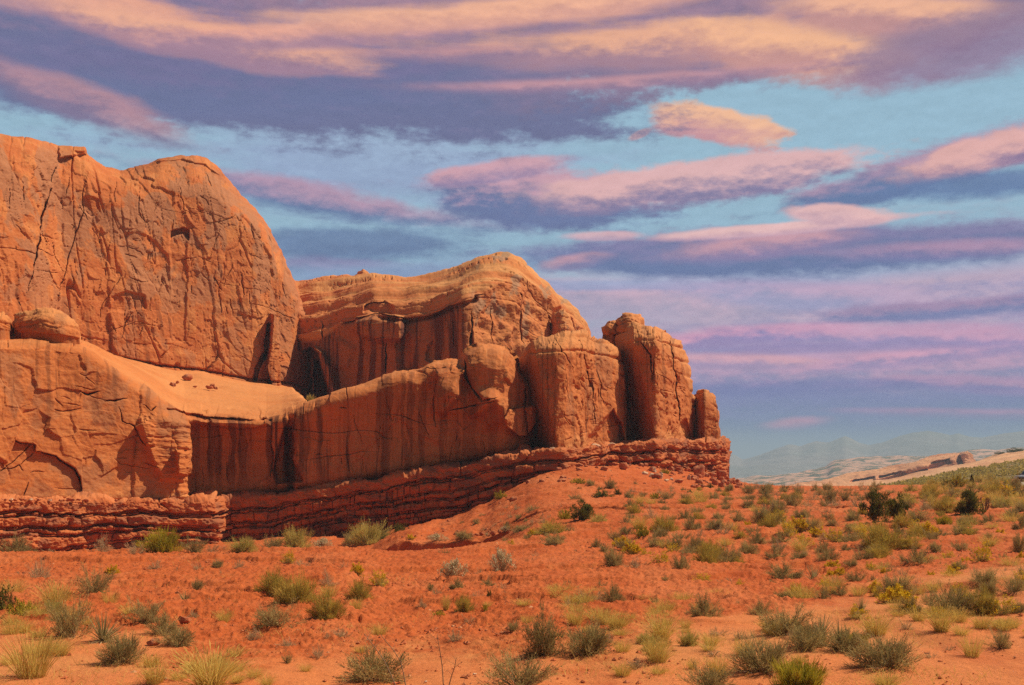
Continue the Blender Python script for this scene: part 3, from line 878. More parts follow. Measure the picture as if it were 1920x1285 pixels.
px = np.arange(520, 1112.5, 0.9)
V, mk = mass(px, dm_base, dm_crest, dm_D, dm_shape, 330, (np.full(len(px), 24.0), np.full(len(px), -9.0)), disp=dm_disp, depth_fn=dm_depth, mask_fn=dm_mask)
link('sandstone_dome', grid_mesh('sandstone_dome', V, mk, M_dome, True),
     label='banded slickrock dome rising behind the wall, smooth pale top over a shaded streaked foot', cat='rock dome')


# ---- buttresses at the right
def buttress(name, x0, x1, crest, D, edge, label, seed, nv=300, back=22.0, tr=0.80, rtop=3.8, lean=0.10, dark=0.0, foot=None):
    base = (lambda p: strata_top(p) + 3) if foot is None else foot

    def shape(PX, T, H):
        return lean * H * T + round_top(T, H, rtop, tr)

    def disp(X, Y, Z, S, PX, PY, T):
        h1, e1, *_ = slabs(S, Z, 3.2, 0.35, seed, 1.8, 0.5, 0.45)
        h2, e2, *_ = slabs(S, Z, 1.1, 0.12, seed + 1, 1.3, 0.7, 0.5)
        d = rocky(X, Y, Z, 0.35, 0.08, 0.03) + 0.4 * h1 + 0.5 * h2 + fbm(S * 0.5, Z * 0.9, seed, 3) * 0.10
        d += cracks(S, Z, 0.35, 0.05, 0.014, 0.3, seed, 0.15) + cracks(S, Z, 1.2, 0.25, 0.016, 0.12, seed + 5, 0.1)
        dip = Z - 0.05 * X + 0.4 * fbm(X * 0.1, Y * 0.1, 0, 2)
        saw = (dip * 0.8) % 1.0
        top = sm(0.7, 0.95, T)
        d += top * (-0.22 * np.exp(-((saw - 0.5) / 0.08) ** 2))
        d -= 0.16 * sm(0.3, 0.5, noise3(X * 1.6, Y * 1.6, Z * 2.4)) * sm(-.1, .3, noise3(X * .2, Y * .2, Z * .4))
        return d

    def mask(X, Y, Z, S, PX, PY, T):
        st = fbm(S * 1.3, Z * 0.08, seed * 1.3, 4, 0.65)
        n = fbm(S * 0.35, Z * 0.25, seed * 2.1, 4, 0.6)
        r = sm(0.15, 0.6, st) * 0.4 + dark
        g = sm(0.22, 0.42, n) * 0.5
        b = np.maximum(sm(0.72, 0.98, T) * 0.6, sm(25, 4, base(PX) - PY + 20 * n) * 0.5 * (T < 0.5))
        return r, g, b

    p = np.arange(x0, x1 + 0.4, 0.55)

    def depth(PX, PY, T):
        return edge(PX, PY)
    V, mk = mass(p, base, crest, D, shape, nv, (np.full(len(p), back), np.full(len(p), -3.5)), disp=disp, depth_fn=depth, mask_fn=mask)
    link(name, grid_mesh(name, V, mk, M_wall, True), label=label, cat='rock buttress', group='sandstone buttresses at the right end')


def edge_a(PX, PY):
    # the arris leans right going down: in front of it the face looks left into shade
    ex = np.interp(PY, [630, 690, 760, 830, 850], [1000, 1010, 1026, 1046, 1050])
    k = np.clip((ex - PX) / 45.0, 0, 1)
    d = 5.0 * k
    for i_, (q_, w_, e_) in enumerate((([(1088, 632), (1096, 660), (1110, 720), (1118, 800)], 1.2, .5), ([(1122, 690), (1134, 760)], 1.0, .35), ([(1060, 690), (1070, 760)], .9, .2))):
        add_crack(d, PX, PY, q_, w_, e_, 3.0 * i_)
    random_cracks(d, PX, PY, [(1050, 680), (1160, 680), (1160, 800), (1060, 830)], 26, 8, (8, 40), dep=(0.08, 0.22), steep=0.5)
    add_crack(d, PX, PY, [(1040, 632), (1060, 665), (1080, 690)], 1.2, 0.4, 2.0)
    # overhanging brow low on the right of the face
    d += 1.8 * soft_in(PX, PY, [(1098, 850), (1105, 820), (1125, 795), (1150, 768), (1166, 800), (1168, 850)], 3)
    return d


buttress('sandstone_buttress', 966, 1172,
         scurve([(966, 690), (972, 668), (984, 648), (1000, 637), (1018, 630), (1040, 628), (1060, 621), (1085, 620), (1110, 626), (1135, 634), (1150, 642), (1160, 652), (1172, 690)], 5),
         scurve([(966, 74.5), (1045, 73.5), (1060, 73.8), (1165, 82), (1172, 84)], 8), edge_a,
         'broad sandstone buttress with a sunlit face and shaded left edge, beside the dark recess', 31)


def edge_b(PX, PY):
    ex = np.interp(PY, [640, 690, 760, 830, 850], [1188, 1200, 1218, 1230, 1232])
    k = np.clip((ex - PX) / 40.0, 0, 1)
    d = 4.6 * k
    add_crack(d, PX, PY, [(1258, 630), (1268, 700), (1272, 770), (1278, 810)], 1.8, 0.9, 1.0)
    add_crack(d, PX, PY, [(1200, 640), (1220, 665), (1222, 700), (1222, 715)], 1.5, 0.6, 5.0)
    random_cracks(d, PX, PY, [(1225, 660), (1290, 660), (1300, 800), (1235, 810)], 24, 9, (8, 50), dep=(0.08, 0.25), steep=0.7)
    d += 1.0 * soft_in(PX, PY, [(1262, 830), (1270, 800), (1284, 786), (1300, 826)], 3)
    return d


buttress('sandstone_buttress', 1126, 1318,
         scurve([(1126, 650), (1134, 631), (1148, 616), (1165, 604), (1190, 602), (1207, 608), (1235, 613), (1250, 617), (1262, 632), (1276, 640), (1286, 660), (1293, 700), (1301, 745), (1310, 795), (1318, 826)], 4),
         scurve([(1126, 86), (1165, 83.5), (1215, 82), (1232, 82), (1300, 90), (1318, 94)], 6), edge_b,
         'rightmost large buttress, with a knob on top and a black cleft at its left', 41, rtop=4.5)

buttress('rock_pillar', 1303, 1353,
         scurve([(1303, 740), (1308, 732), (1318, 729), (1330, 732), (1342, 745), (1348, 765), (1353, 800)], 3),
         scurve([(1303, 91), (1320, 89), (1345, 90), (1353, 92)], 4), lambda PX, PY: 0.0 * PX,
         'short round-topped rock pillar standing alone at the far right end of the ledge', 51, nv=120, back=5.0, tr=0.5, rtop=2.0, lean=0.05, dark=0.1)

# rounded caps that sit loose on the rock: own solids
def cap(name, x0, x1, crest, foot, d, label, thick, seed, mat):
    p = np.arange(x0, x1 + 0.3, 0.7)
    cen = (x0 + x1) / 2; hw = (x1 - x0) / 2
    D = lambda q: d + thick * 0.5 * (1 - np.sqrt(np.maximum(1 - ((np.asarray(q) - cen) / (hw * 1.01)) ** 2, 0)))

    def shape(PX, T, H):
        return round_top(T, H, thick * 0.5, 0.15) + 0.4 * np.clip(0.1 - T, 0, 1) * 3

    def disp(X, Y, Z, S, PX, PY, T):
        h2, e2, *_ = slabs(S, Z, 1.4, 0.16, seed, 0.8, 0.6, 0.5)
        saw = (Z * 1.3 + 0.3 * fbm(X * .3, Y * .3, 0, 2)) % 1.0
        return rocky(X, Y, Z, 0.4, 0.14, 0.05) + h2 - 0.12 * np.exp(-((saw - 0.5) / 0.12) ** 2)

    def mask(X, Y, Z, S, PX, PY, T):
        n = fbm(S * 0.5, Z * 0.4, seed * 2.1, 4, 0.6)
        return 0 * n, sm(0.1, 0.4, n) * 0.6, sm(0.4, 0.9, T) * 0.5
    V, mk = mass(p, foot, crest, D, shape, 70, (np.full(len(p), thick * 0.6), np.full(len(p), -thick * 0.35)), nb=8, drop=EYE + d * (YH - foot(cen)) / F - 1.5, disp=disp, mask_fn=mask)
    link(name, grid_mesh(name, V, mk, mat, True), label=label, cat='cap rock', group='rounded cap rocks')


cap('cap_rock', 22, 151, scurve([(22, 605), (28, 590), (45, 580), (75, 578), (100, 579), (120, 586), (138, 597), (148, 608), (151, 625)], 3), curve([(22, 622), (151, 636)]), 64.0,
    'rounded tan cap rock split by a black crack, on the lower wall at the left', 5.0, 61, M_wall)
cap('cap_rock', -60, 22, scurve([(-60, 610), (-30, 590), (0, 578), (14, 586), (20, 600), (22, 612)], 3), curve([(-60, 615), (22, 622)]), 62.0,
    'orange cap rock cut off by the left frame edge', 6.0, 62, M_wall)
cap('cap_rock', 1158, 1208, scurve([(1158, 604), (1162, 594), (1172, 588), (1186, 586), (1200, 590), (1206, 600), (1208, 610)], 2), curve([(1158, 622), (1208, 624)]), 87,
    'knob of layered rock on the highest point of the right buttress', 4.0, 63, M_wall)
cap('cap_rock', 1136, 1160, scurve([(1136, 618), (1142, 609), (1152, 605), (1160, 612)], 2), curve([(1136, 626), (1160, 626)]), 88.5,
    'small rounded rock beside the knob on the right buttress', 2.5, 64, M_wall)
cap('cap_rock', 667, 694, scurve([(667, 515), (671, 507), (680, 504), (690, 507), (694, 514)], 2), curve([(667, 520), (694, 519)]), 132,
    'little knob standing on the skyline of the banded dome', 3.5, 65, M_dome)
cap('cap_rock', 1034, 1076, scurve([(1034, 612), (1037, 588), (1046, 578), (1058, 577), (1070, 590), (1076, 620)], 2), curve([(1034, 640), (1076, 640)]), 117,
    'squarish shaded block leaning on the right shoulder of the dome', 4.0, 66, M_dome)

# ---- ledge of thin red beds under everything
st_bot = curve([(-300, 1050), (405, 1052), (650, 1050), (760, 1040), (850, 1000), (950, 945), (1050, 905), (1150, 890), (1300, 905), (1400, 925)])
st_D = scurve([(-300, 46.5), (0, 57.6), (150, 61.4), (330, 65.6), (400, 67.0), (412, 70.0), (425, 70.7), (540, 71.1), (700, 71.1), (800, 71.4), (900, 71.6),
               (985, 72.0), (1060, 72.0), (1165, 79), (1230, 80), (1300, 86), (1330, 87), (1348, 88.5), (1356, 91), (1361, 95), (1366, 104)], 3)


def strata():
    p = np.concatenate([np.arange(-300, 1340, 0.9), np.arange(1340, 1366.1, 0.3)])
    nv = 200
    base = lambda q: st_bot(q)
    rng = np.random.default_rng(3)
    th = [0.62, 0.22, 0.34, 0.55, 0.2, 0.42, 0.3, 0.5, 0.22, 0.4, 0.3, 0.5, 0.4, 0.4, 0.5, 0.5, 0.6]
    pro = [0.25, -0.25, 0.05, 0.2, -0.2, 0.15, -0.05, 0.2, -0.1, 0.15, 0.1, 0.2, 0.1, 0.2, 0.1, 0.2, 0.2]
    wid = [3.2, 0.9, 0.8, 1.1, 0.7, 1.0, 0.8, 1.2, 0.9, 1, 1, 1, 1, 1, 1, 1, 1]
    bnd = np.concatenate([[0], np.cumsum(th)])

    def disp(X, Y, Z, S, PX, PY, T):
        zt = EYE + st_D(PX) * (YH - strata_top(PX)) / F
        wob = fbm(S * 0.22, Z * 0.1, 3.1, 3) * 0.30 + fbm(S * 1.4, Z * 1.0, 5.1, 3) * 0.10
        h = np.clip(zt - Z + wob, 0, bnd[-1] - 0.01)
        th2 = np.array([0.66, 0.13, 0.17, 0.50, 0.14, 0.22, 0.12, 0.40, 0.15, 0.22, 0.36, 0.14, 0.2, 0.4, 0.2, 0.3, 0.4, 0.5, 0.6, 0.8, 1.0])
        pr2 = np.array([0.10, -.16, -.02, 0.14, -.16, 0.06, -.10, 0.12, -.14, 0.02, 0.12, -.10, 0.0, 0.1, -.1, 0.1, 0.1, 0.1, 0.1, 0.1, 0.1])
        wd2 = np.array([3.4, 0.8, 0.45, 1.15, 0.5, 0.6, 0.45, 1.0, 0.5, 0.7, 0.9, 0.5, 0.6, 1.0, 0.7, 0.9, 1.0, 1.0, 1.0, 1.0, 1.0])
        b2 = np.concatenate([[0], np.cumsum(th2)])
        hh = np.clip(h * (1 + 0.22 * noise3(S * 0.13, h * 0.5, 2.0)) + 0.10 * noise3(S * 0.6, h * 1.5, 5.0), 0, b2[-1] - 0.01)
        k = np.clip(np.searchsorted(b2, hh.ravel(), 'right').reshape(h.shape) - 1, 0, len(th2) - 1)
        v, t_ = hh - b2[k], th2[k]
        w = wd2[k] * np.interp(PX, [300, 430, 800, 1350], [1.1, 1.3, 0.85, 0.95])
        u = (S + 0.5 * noise3(S * 0.7, k * 1.7, 2.2)) / w + hash2(k, k * 7, 4) * 9
        c = np.floor(u).astype(np.int64)
        left, right = c + 0.6 * (hash2(c, k, 6) - 0.5), c + 1 + 0.6 * (hash2(c + 1, k, 6) - 0.5)
        lean_ = (v / t_ - 0.5) * 0.25 * (hash2(c, k, 12) - 0.5)
        el, er = np.abs(u + lean_ - left) * w, np.abs(right - u - lean_) * w
        jl, jr = hash2(c, k, 15), hash2(c + 1, k, 15)
        joint = sm(0.35, 0.6, jl) * np.exp(-(el / 0.035) ** 2) + sm(0.35, 0.6, jr) * np.exp(-(er / 0.035) ** 2)
        ve = np.minimum(v, t_ - v)
        gap = sm(-0.1, 0.25, noise3(S * 0.45, k * 3.1, 1.1))
        rr = hash2(c, k, 9)
        out_ = np.where(k == 0, 0.12, 0.36)
        d = pr2[k] + (rr - 0.5) * out_ + (hash2(c, k, 21) - 0.5) * (v / t_ - 0.5) * 0.2
        d -= 0.22 * joint + (0.05 + 0.22 * gap) * np.exp(-(ve / 0.028) ** 2)
        corner = np.minimum(np.minimum(np.where(jl > .4, el, 9), np.where(jr > .4, er, 9)), ve + 0.04)
        d -= 0.10 * np.exp(-(corner / 0.10) ** 2) * (k > 0)
        missing = (hash2(c, k, 30) < 0.10) & (k > 0)
        d -= 0.32 * missing
        return d + fbm(X * 1.6, Y * 1.6, Z * 2.2, 4, 0.6) * 0.16 + fbm(X * .3, Y * .3, Z * .2, 2) * 0.4

    def mask(X, Y, Z, S, PX, PY, T):
        n = fbm(S * 0.5, Z * 1.2, 4.4, 5, 0.65)
        g = sm(0.0, 0.4, n) * 0.8
        b = sm(0.98, 1.1, T) * 0.6 + sm(.25, .5, fbm(S * .8, Z * 2, 2.8, 4)) * 0.3
        return 0 * n, g, b

    def shape(PX, T, H):
        return 0.10 * H * T + round_top(T, H, 0.35, 0.97)

    n = len(p)
    V, mk = mass(p, base, strata_top, st_D, shape, nv, (np.full(n, 4.0), np.full(n, 0.35)), nb=20, drop=-6, disp=disp, mask_fn=mask)
    link('rock_ledge', grid_mesh('rock_ledge', V, mk, M_strata, True),
         label='ledge of thin red rock beds broken into blocks, running along the foot of the cliffs', cat='rock ledge')


strata()

# ------------------------------------------------------------------ ground
# photo row of the ground seen at given distances, column by column
GT = {
    -700: [(2, -.1), (10, 0), (36, .05), (41, -.4), (47, -2.0), (60, -2.2), (120, -2.5), (400, -25)],
    0:    [(2, -.1), (10, 0), (36, .0), (40, -.3), (46, -1.9), (60, -2.1), (120, -2.5), (400, -25)],
    400:  [(2, -.1), (10, 0), (36, .05), (40, -.2), (46, -1.8), (66, -2.0), (120, -2.5), (400, -25)],
    640:  [(2, -.1), (10, 0), (36, .15), (39, -.1), (45, -1.6), (66, -1.7), (120, -2.5), (400, -25)],
    740:  [(2, -.1), (10, 0), (36, .0), (39, -.35), (44, -1.3), (52, -1.35), (62, -1.25), (66, -1.75), (70, -2), (120, -2.5), (400, -25)],
    850:  [(2, -.1), (10, 0), (37, .03), (40, -.3), (45, -1.2), (52, -1.25), (60, -.95), (66, -.95), (71, -1.0), (120, -1.5), (400, -25)],
    930:  [(2, -.1), (10, 0), (39, .12), (43, -.25), (47, -.8), (52, -.75), (60, -.1), (66, .2), (72, .35), (120, -.5), (400, -25)],
    1000: [(2, -.1), (10, .05), (42, .30), (48, .45), (54, .80), (60, 1.25), (66, 1.75), (71, 2.25), (120, .7), (400, -25)],
    1100: [(2, -.1), (10, .05), (30, .2), (50, .75), (60, 1.3), (66, 1.9), (73, 2.9), (120, 1), (400, -25)],
    1200: [(2, -.1), (10, .1), (30, .25), (50, .85), (65, 1.5), (72, 2.0), (79, 3.0), (120, 1), (400, -25)],
    1290: [(2, -.1), (10, .1), (30, .3), (50, .85), (70, 1.45), (78, 1.9), (85, 2.5), (120, 1), (400, -25)],
    1350: [(2, -.1), (10, .1), (30, .3), (50, .85), (75, 1.35), (84, 1.6), (91, 1.95), (120, .5), (400, -25)],
    1400: [(2, -.1), (10, .1), (30, .3), (50, .85), (80, 1.3), (92, 1.3), (100, .6), (140, -4), (400, -30)],
    1500: [(2, -.1), (10, .15), (30, .35), (50, .85), (80, 1.25), (95, 1.05), (105, .3), (150, -5), (400, -30)],
    1620: [(2, -.1), (10, .15), (30, .4), (50, .9), (80, 1.2), (95, 1.1), (110, .2), (150, -5), (400, -30)],
    1720: [(2, -.1), (10, .2), (30, .45), (50, .9), (80, 1.2), (105, 1.0), (125, .6), (150, -1), (400, -30)],
    1850: [(2, -.1), (10, .25), (30, .5), (50, 1.0), (80, 1.15), (110, .9), (140, 1.0), (170, -.5), (400, -30)],
    1930: [(2, -.1), (10, .3), (30, .55), (50, 1.05), (80, 1.2), (110, .8), (150, 1.0), (180, 0), (400, -30)],
    2700: [(2, -.1), (10, .4), (30, .8), (50, 1.4), (80, 2.0), (110, 2.6), (150, 3), (180, 2), (400, -30)],
}
_gpx = np.arange(-700, 2701, 10.0)
_gld = np.arange(math.log(2.0), math.log(400.0), 0.01)


def _ground_table():
    keys = sorted(GT)
    cols = np.array([np.interp(np.exp(_gld), *zip(*GT[k])) for k in keys])
    tab = np.array([np.interp(_gpx, keys, cols[:, j]) for j in range(len(_gld))]).T
    k = np.hanning(13); k /= k.sum()
    pad = np.pad(tab, ((6, 6), (0, 0)), 'edge')
    tab = sum(pad[i:i + tab.shape[0]] * k[i] for i in range(13))
    k = np.hanning(7); k /= k.sum()
    pad = np.pad(tab, ((0, 0), (3, 3)), 'edge')
    return sum(pad[:, i:i + tab.shape[1]] * k[i] for i in range(7))


_gt = _ground_table()


def ground_z(x, y):
    x = np.asarray(x, float); y = np.maximum(np.asarray(y, float), 2.001)
    u = np.clip((960 + F * x / y + 700) / 10.0, 0, len(_gpx) - 1.001)
    v = np.clip((np.log(y) - _gld[0]) / 0.01, 0, len(_gld) - 1.001)
    i, j = u.astype(int), v.astype(int)
    a, b = u - i, v - j
    z = _gt[i, j] * (1 - a) * (1 - b) + _gt[i + 1, j] * a * (1 - b) + _gt[i, j + 1] * (1 - a) * b + _gt[i + 1, j + 1] * a * b
    z = z + 0.10 * fbm(x * 0.25, y * 0.25, 1.5, 3) * sm(3, 9, y)
    q = 960 + F * x / y
    edge = 52.6 + 0.35 * noise3(x * 0.3, 0.0, 4.4) + 0.16 * noise3(x * 1.4, 0.0, 2.4) + 0.07 * noise3(x * 4.1, 0.0, 5.4) - 1.4 * sm(740, 980, q)
    return z + np.interp(q, [700, 745, 800, 930, 985], [0, .5, .55, .4, 0]) * (1 + 0.5 * noise3(x * 0.8, 0.0, 9.4)) * sm(edge - 0.05, edge + 0.05, y)


def on_ground(px, py):
    """Where the sight line through a photo pixel meets the ground."""
    d = np.exp(np.linspace(math.log(7), math.log(200), 900))
    zr = EYE + d * (YH - py) / F
    zg = ground_z(d * (px - 960) / F, d)
    hit = np.nonzero(zr <= zg)[0]
    k = hit[0] if len(hit) else len(d) - 1
    return float(d[k] * (px - 960) / F), float(d[k]), float(ground_z(d[k] * (px - 960) / F, d[k]))


def ground_material():
    m, nt, bsdf = new_mat('red_soil')
    p = position(nt)
    r, g, b = mask_attr(nt)[:3]
    blot = nt.noise(p, 0.25, 6, 0.6)
    mid = nt.noise(p, 1.6, 6, 0.65)
    fine = nt.noise(p, 14.0, 6, 0.75)
    c = nt.mix(nt.ramp(mid, 0.3, 0.7), (0.44, 0.084, 0.018), (0.54, 0.124, 0.031))
    c = nt.mix(nt.m('MULTIPLY', nt.ramp(blot, 0.5, 0.7), 0.4), c, (0.58, 0.17, 0.06))
    sand = nt.m('ADD', r, nt.m('MULTIPLY', nt.m('SUBTRACT', mid, 0.5), 1.3))
    c = nt.mix(nt.ramp(sand, 0.25, 0.85), c, (0.64, 0.195, 0.060))
    straw = nt.m('ADD', g, nt.m('MULTIPLY', nt.m('SUBTRACT', nt.noise(p, 2.7, 5, 0.7), 0.5), 1.2))
    c = nt.mix(nt.m('MULTIPLY', nt.ramp(straw, 0.45, 0.85), 0.25), c, (0.52, 0.27, 0.09))
    k = nt.m('MULTIPLY_ADD', fine, 0.7, 0.65)
    c = nt.mix(1.0, c, nt.comb(k, k, k), 'MULTIPLY')
    wash = nt.noise(nt.vm('MULTIPLY', p, (0.5, 0.16, 1.0)), 0.8, 5, 0.6)
    c = nt.mix(nt.m('MULTIPLY', nt.ramp(wash, 0.52, 0.66), 0.45), c, (0.60, 0.175, 0.058))
    c = nt.mix(nt.m('MULTIPLY', nt.ramp(wash, 0.46, 0.34), 0.35), c, (0.36, 0.055, 0.012))
    peb = nt.ramp(nt.noise(p, 30, 2, 0.5), 0.68, 0.73)
    c = nt.mix(nt.m('MULTIPLY', peb, 0.7), c, (0.22, 0.05, 0.02))
    nt.l.new(c, bsdf.inputs['Base Color'])
    bump(nt, bsdf, nt.m('ADD', nt.noise(p, 6, 6, 0.7), nt.m('MULTIPLY', fine, 0.5)), 0.7, 0.08)
    return m


def sand_amount(px, d):
    """Pale blown sand lies along the lower right and at the bottom left."""
    py = YH + EYE * F / d
    a = sm(1140, 1250, py + 0.13 * (px - 1250) * (px > 1250)) * sm(950, 1300, px)
    b = sm(1150, 1215, py) * sm(420, 250, px)
    c = sm(1150, 1290, py) * 0.75
    return np.maximum(np.maximum(a, b), c)


M_soil = ground_material()


def build_ground():
    gp = np.arange(-700, 2700.5, 2.4)
    gp = gp[((gp > -120) & (gp < 2040)) | (np.arange(len(gp)) % 6 == 0)]
    ld = np.concatenate([np.linspace(math.log(2.2), math.log(13), 60)[:-1], np.linspace(math.log(13), math.log(110), 720), np.linspace(math.log(110), math.log(390), 80)[1:]])
    ld = np.sort(np.concatenate([ld, np.log(np.arange(50.3, 53.4, 0.035))]))
    d = np.exp(ld)[:, None]
    PX = np.broadcast_to(gp, (len(ld), len(gp))); D = np.broadcast_to(d, PX.shape)
    X, Y = D * (PX - 960) / F, D
    Z = ground_z(X, Y)
    sand = sand_amount(PX, D) + 0.3 * fbm(X * 0.3, Y * 0.3, 2.0, 4)
    rough = sm(0.75, 0.2, sand)
    clod = np.clip(fbm(X * 4.5, Y * 4.5, 0.3, 4, 0.7), -0.15, 1)
    _, e, r1, r2, *_ = voronoi(X * 1.3 + 0.3 * noise3(X, Y, 2), Y * 1.3 + .3 * noise3(X, Y, 5), 71)
    crust = np.exp(-(e / 0.07) ** 2) * sm(0.1, 0.4, noise3(X * 0.35, Y * 0.35, 8))
    Z = Z + rough * (0.07 * clod - 0.06 * crust + 0.05 * (r1 - 0.5) * sm(0.1, .4, noise3(X * .3, Y * .3, 4))) + 0.025 * fbm(X * 1.2, Y * 1.2, 4.0, 3)
    # little erosion scarps
    n = fbm(X * 0.13, Y * 0.3, 7.0, 4)
    Z = Z + 0.12 * sm(-0.02, 0.02, n) * sm(16, 24, D) * sm(90, 70, D)
    mask = np.stack([np.clip(sand, 0, 1), np.clip(0.35 * sand_amount(PX, D) + sm(0.0, 0.4, fbm(X * .2, Y * .2, 3, 3)) * 0.5, 0, 1), 0 * sand, 0 * sand + 1], -1)
    V = np.stack([X, Y, Z], -1)
    link('ground', grid_mesh('ground', V, mask, M_soil), kind='structure')


build_ground()


# ------------------------------------------------------------------ far country
def far_material(name, base, spot, scale, lo, hi, extra=None):
    m, nt, bsdf = new_mat(name)
    p = position(nt)
    n = nt.noise(p, scale, 7, 0.65)
    c = nt.mix(nt.ramp(n, lo, hi), base, spot)
    n2 = nt.noise(p, scale * 5, 5, 0.7)
    k = nt.m('MULTIPLY_ADD', n2, 0.8, 0.6)
    c = nt.mix(1.0, c, nt.comb(k, k, k), 'MULTIPLY')
    nt.l.new(c, bsdf.inputs['Base Color'])
    bump(nt, bsdf, n2, 0.8, 1.0 / scale * 0.05)
    return m


M_plain = far_material('desert_plain_rock', (0.56, 0.30, 0.19), (0.10, 0.10, 0.05), 0.05, 0.44, 0.58)
M_slick = far_material('pale_slickrock', (0.66, 0.34, 0.17), (0.55, 0.24, 0.11), 0.05, 0.4, 0.65)
M_ridge = far_material('ridge_rock', (0.62, 0.29, 0.14), (0.48, 0.19, 0.09), 0.06, 0.4, 0.65)
M_hill = far_material('scrub_soil', (0.42, 0.20, 0.08), (0.17, 0.13, 0.045), 0.4, 0.38, 0.5)
M_mount = far_material('mountain_rock', (0.26, 0.22, 0.19), (0.19, 0.18, 0.15), 0.002, 0.4, 0.6)


def sheet(name, px, pys, deps, mat, rough, sc, rows=120, kind='structure', below=-60.0, **kw):
    """Terrain laid between visible lines: PYS / DEPS are curves from near to far; a rear face closes it."""
    k = len(pys)
    t = np.linspace(0, k - 1, rows)
    A = np.array([P(px, pys[i](px), deps[i](px)) for i in range(k)])
    i0 = np.clip(t.astype(int), 0, k - 2)
    f = (t - i0)[:, None, None]
    V = A[i0] * (1 - f) + A[i0 + 1] * f
    V[..., 2] += fbm(V[..., 0] * sc, V[..., 1] * sc, 3.0, 5, 0.55) * rough
    rear = V[-1:].copy(); rear[..., 1] *= 1.03; rear[..., 2] = below
    foot = V[:1].copy(); foot[..., 2] = below
    V = np.concatenate([foot, V, rear], 0)
    return link(name, grid_mesh(name, V, None, mat, True), kind=kind, **kw)


cst = lambda v: (lambda p: np.full(np.shape(p), float(v)))
# scrubby slope in the right middle distance
hp = np.arange(1440, 2500, 3.0)
hill_top = scurve([(1440, 934), (1540, 922), (1620, 917), (1700, 903), (1760, 891), (1800, 881), (1860, 873), (1920, 863), (2500, 780)], 20)
sheet('hills', hp, [cst(955), scurve([(1440, 945), (2500, 880)], 10), hill_top], [cst(150), cst(180), cst(270)], M_hill, 0.25, 0.12, 120, below=-40)
# bare slickrock swell beyond
sp_ = np.arange(1380, 2600, 3.0)
slick_top = scurve([(1380, 930), (1500, 917), (1560, 913), (1640, 904), (1700, 893), (1760, 879), (1830, 866), (1870, 853), (1920, 845), (2000, 838), (2600, 790)], 12)
sheet('slickrock_hills', sp_, [cst(990), lambda p: hill_top(p) + 12, slick_top], [cst(260), cst(300), cst(430)], M_slick, 0.9, 0.05, 120, below=-60)


def ridge():
    p = np.arange(1420, 1828.5, 1.0)
    crest = scurve([(1420, 916), (1470, 911), (1520, 903), (1560, 897), (1600, 888), (1640, 881), (1680, 873), (1700, 868), (1730, 859), (1760, 853), (1790, 849), (1814, 845), (1820, 849), (1828, 866)], 3)
    base = scurve([(1420, 925), (1560, 918), (1620, 914), (1700, 897), (1760, 884), (1828, 872)], 6)
    D = scurve([(1420, 470), (1600, 500), (1700, 510), (1812, 520), (1818, 525), (1828, 545)], 4)

    def shape(PX, T, H):
        br = np.interp(PX, [1420, 1600, 1640, 1700, 1790, 1815], [0.1, 0.15, 0.35, 0.5, 0.55, 0.95])
        q = np.clip((T - br) / (1.001 - br), 0, 1)
        return 0.1 * H * T + 45 * q * (T > br)

    def depth(PX, PY, T):
        d = 0
        for a in ([(1640, 905), (1648, 892), (1690, 884), (1708, 890), (1690, 900)], [(1700, 898), (1708, 886), (1738, 878), (1740, 884), (1720, 894)], [(1738, 882), (1745, 868), (1780, 862), (1784, 868), (1760, 878)],
                  [(1790, 862), (1800, 852), (1806, 870), (1798, 872)], [(1590, 908), (1600, 900), (1640, 894), (1640, 902)]):
            d = d + 12 * soft_in(PX, PY, a, 1.8)
        return d

    def disp(X, Y, Z, S, PX, PY, T):
        return fbm(X * 0.05, Y * 0.05, Z * 0.1, 5, 0.6) * 1.3

    n = len(p)
    V, _ = mass(p, base, crest, D, shape, 60, (np.full(n, 60.0), np.full(n, -14.0)), drop=-40, disp=disp, depth_fn=depth)
    link('rock_ridge', grid_mesh('rock_ridge', V, None, M_ridge, True), label='tilted pale rock ridge with a dark cliffed edge, far off at the right', cat='ridge')


ridge()
# far pale mesa country and the mountains
mp = np.arange(900, 3000, 4.0)
sheet('mesa_terrain', mp, [cst(985), cst(925), scurve([(900, 915), (1360, 900), (1450, 893), (1550, 876), (1560, 866), (1640, 858), (1760, 852), (1900, 842), (2000, 840), (3000, 838)], 10)],
      [cst(620), cst(900), cst(1700)], M_plain, 5.0, 0.012, 160, below=-90)
mt = np.arange(600, 3400, 4.0)
sheet('mountains', mt, [cst(905), cst(885), scurve([(600, 845), (1340, 848), (1362, 850), (1376, 854), (1392, 863), (1430, 853), (1462, 840), (1480, 834), (1500, 838), (1530, 829), (1552, 830), (1575, 821), (1584, 817), (1598, 823), (1612, 832), (1630, 836),
       (1660, 829), (1690, 817), (1712, 811), (1740, 808), (1765, 812), (1782, 815), (1796, 811), (1810, 816), (1840, 821), (1880, 815), (1920, 808), (2200, 800), (3400, 830)], 5)],
      [cst(2300), cst(2700), cst(3600)], M_mount, 10.0, 0.003, 80, below=-90)
fl = np.array([[[-30000, -12000, -62], [30000, -12000, -62]], [[-30000, 40000, -62], [30000, 40000, -62]]], float)
link('desert_plain', grid_mesh('desert_plain', fl, None, M_plain), kind='structure')
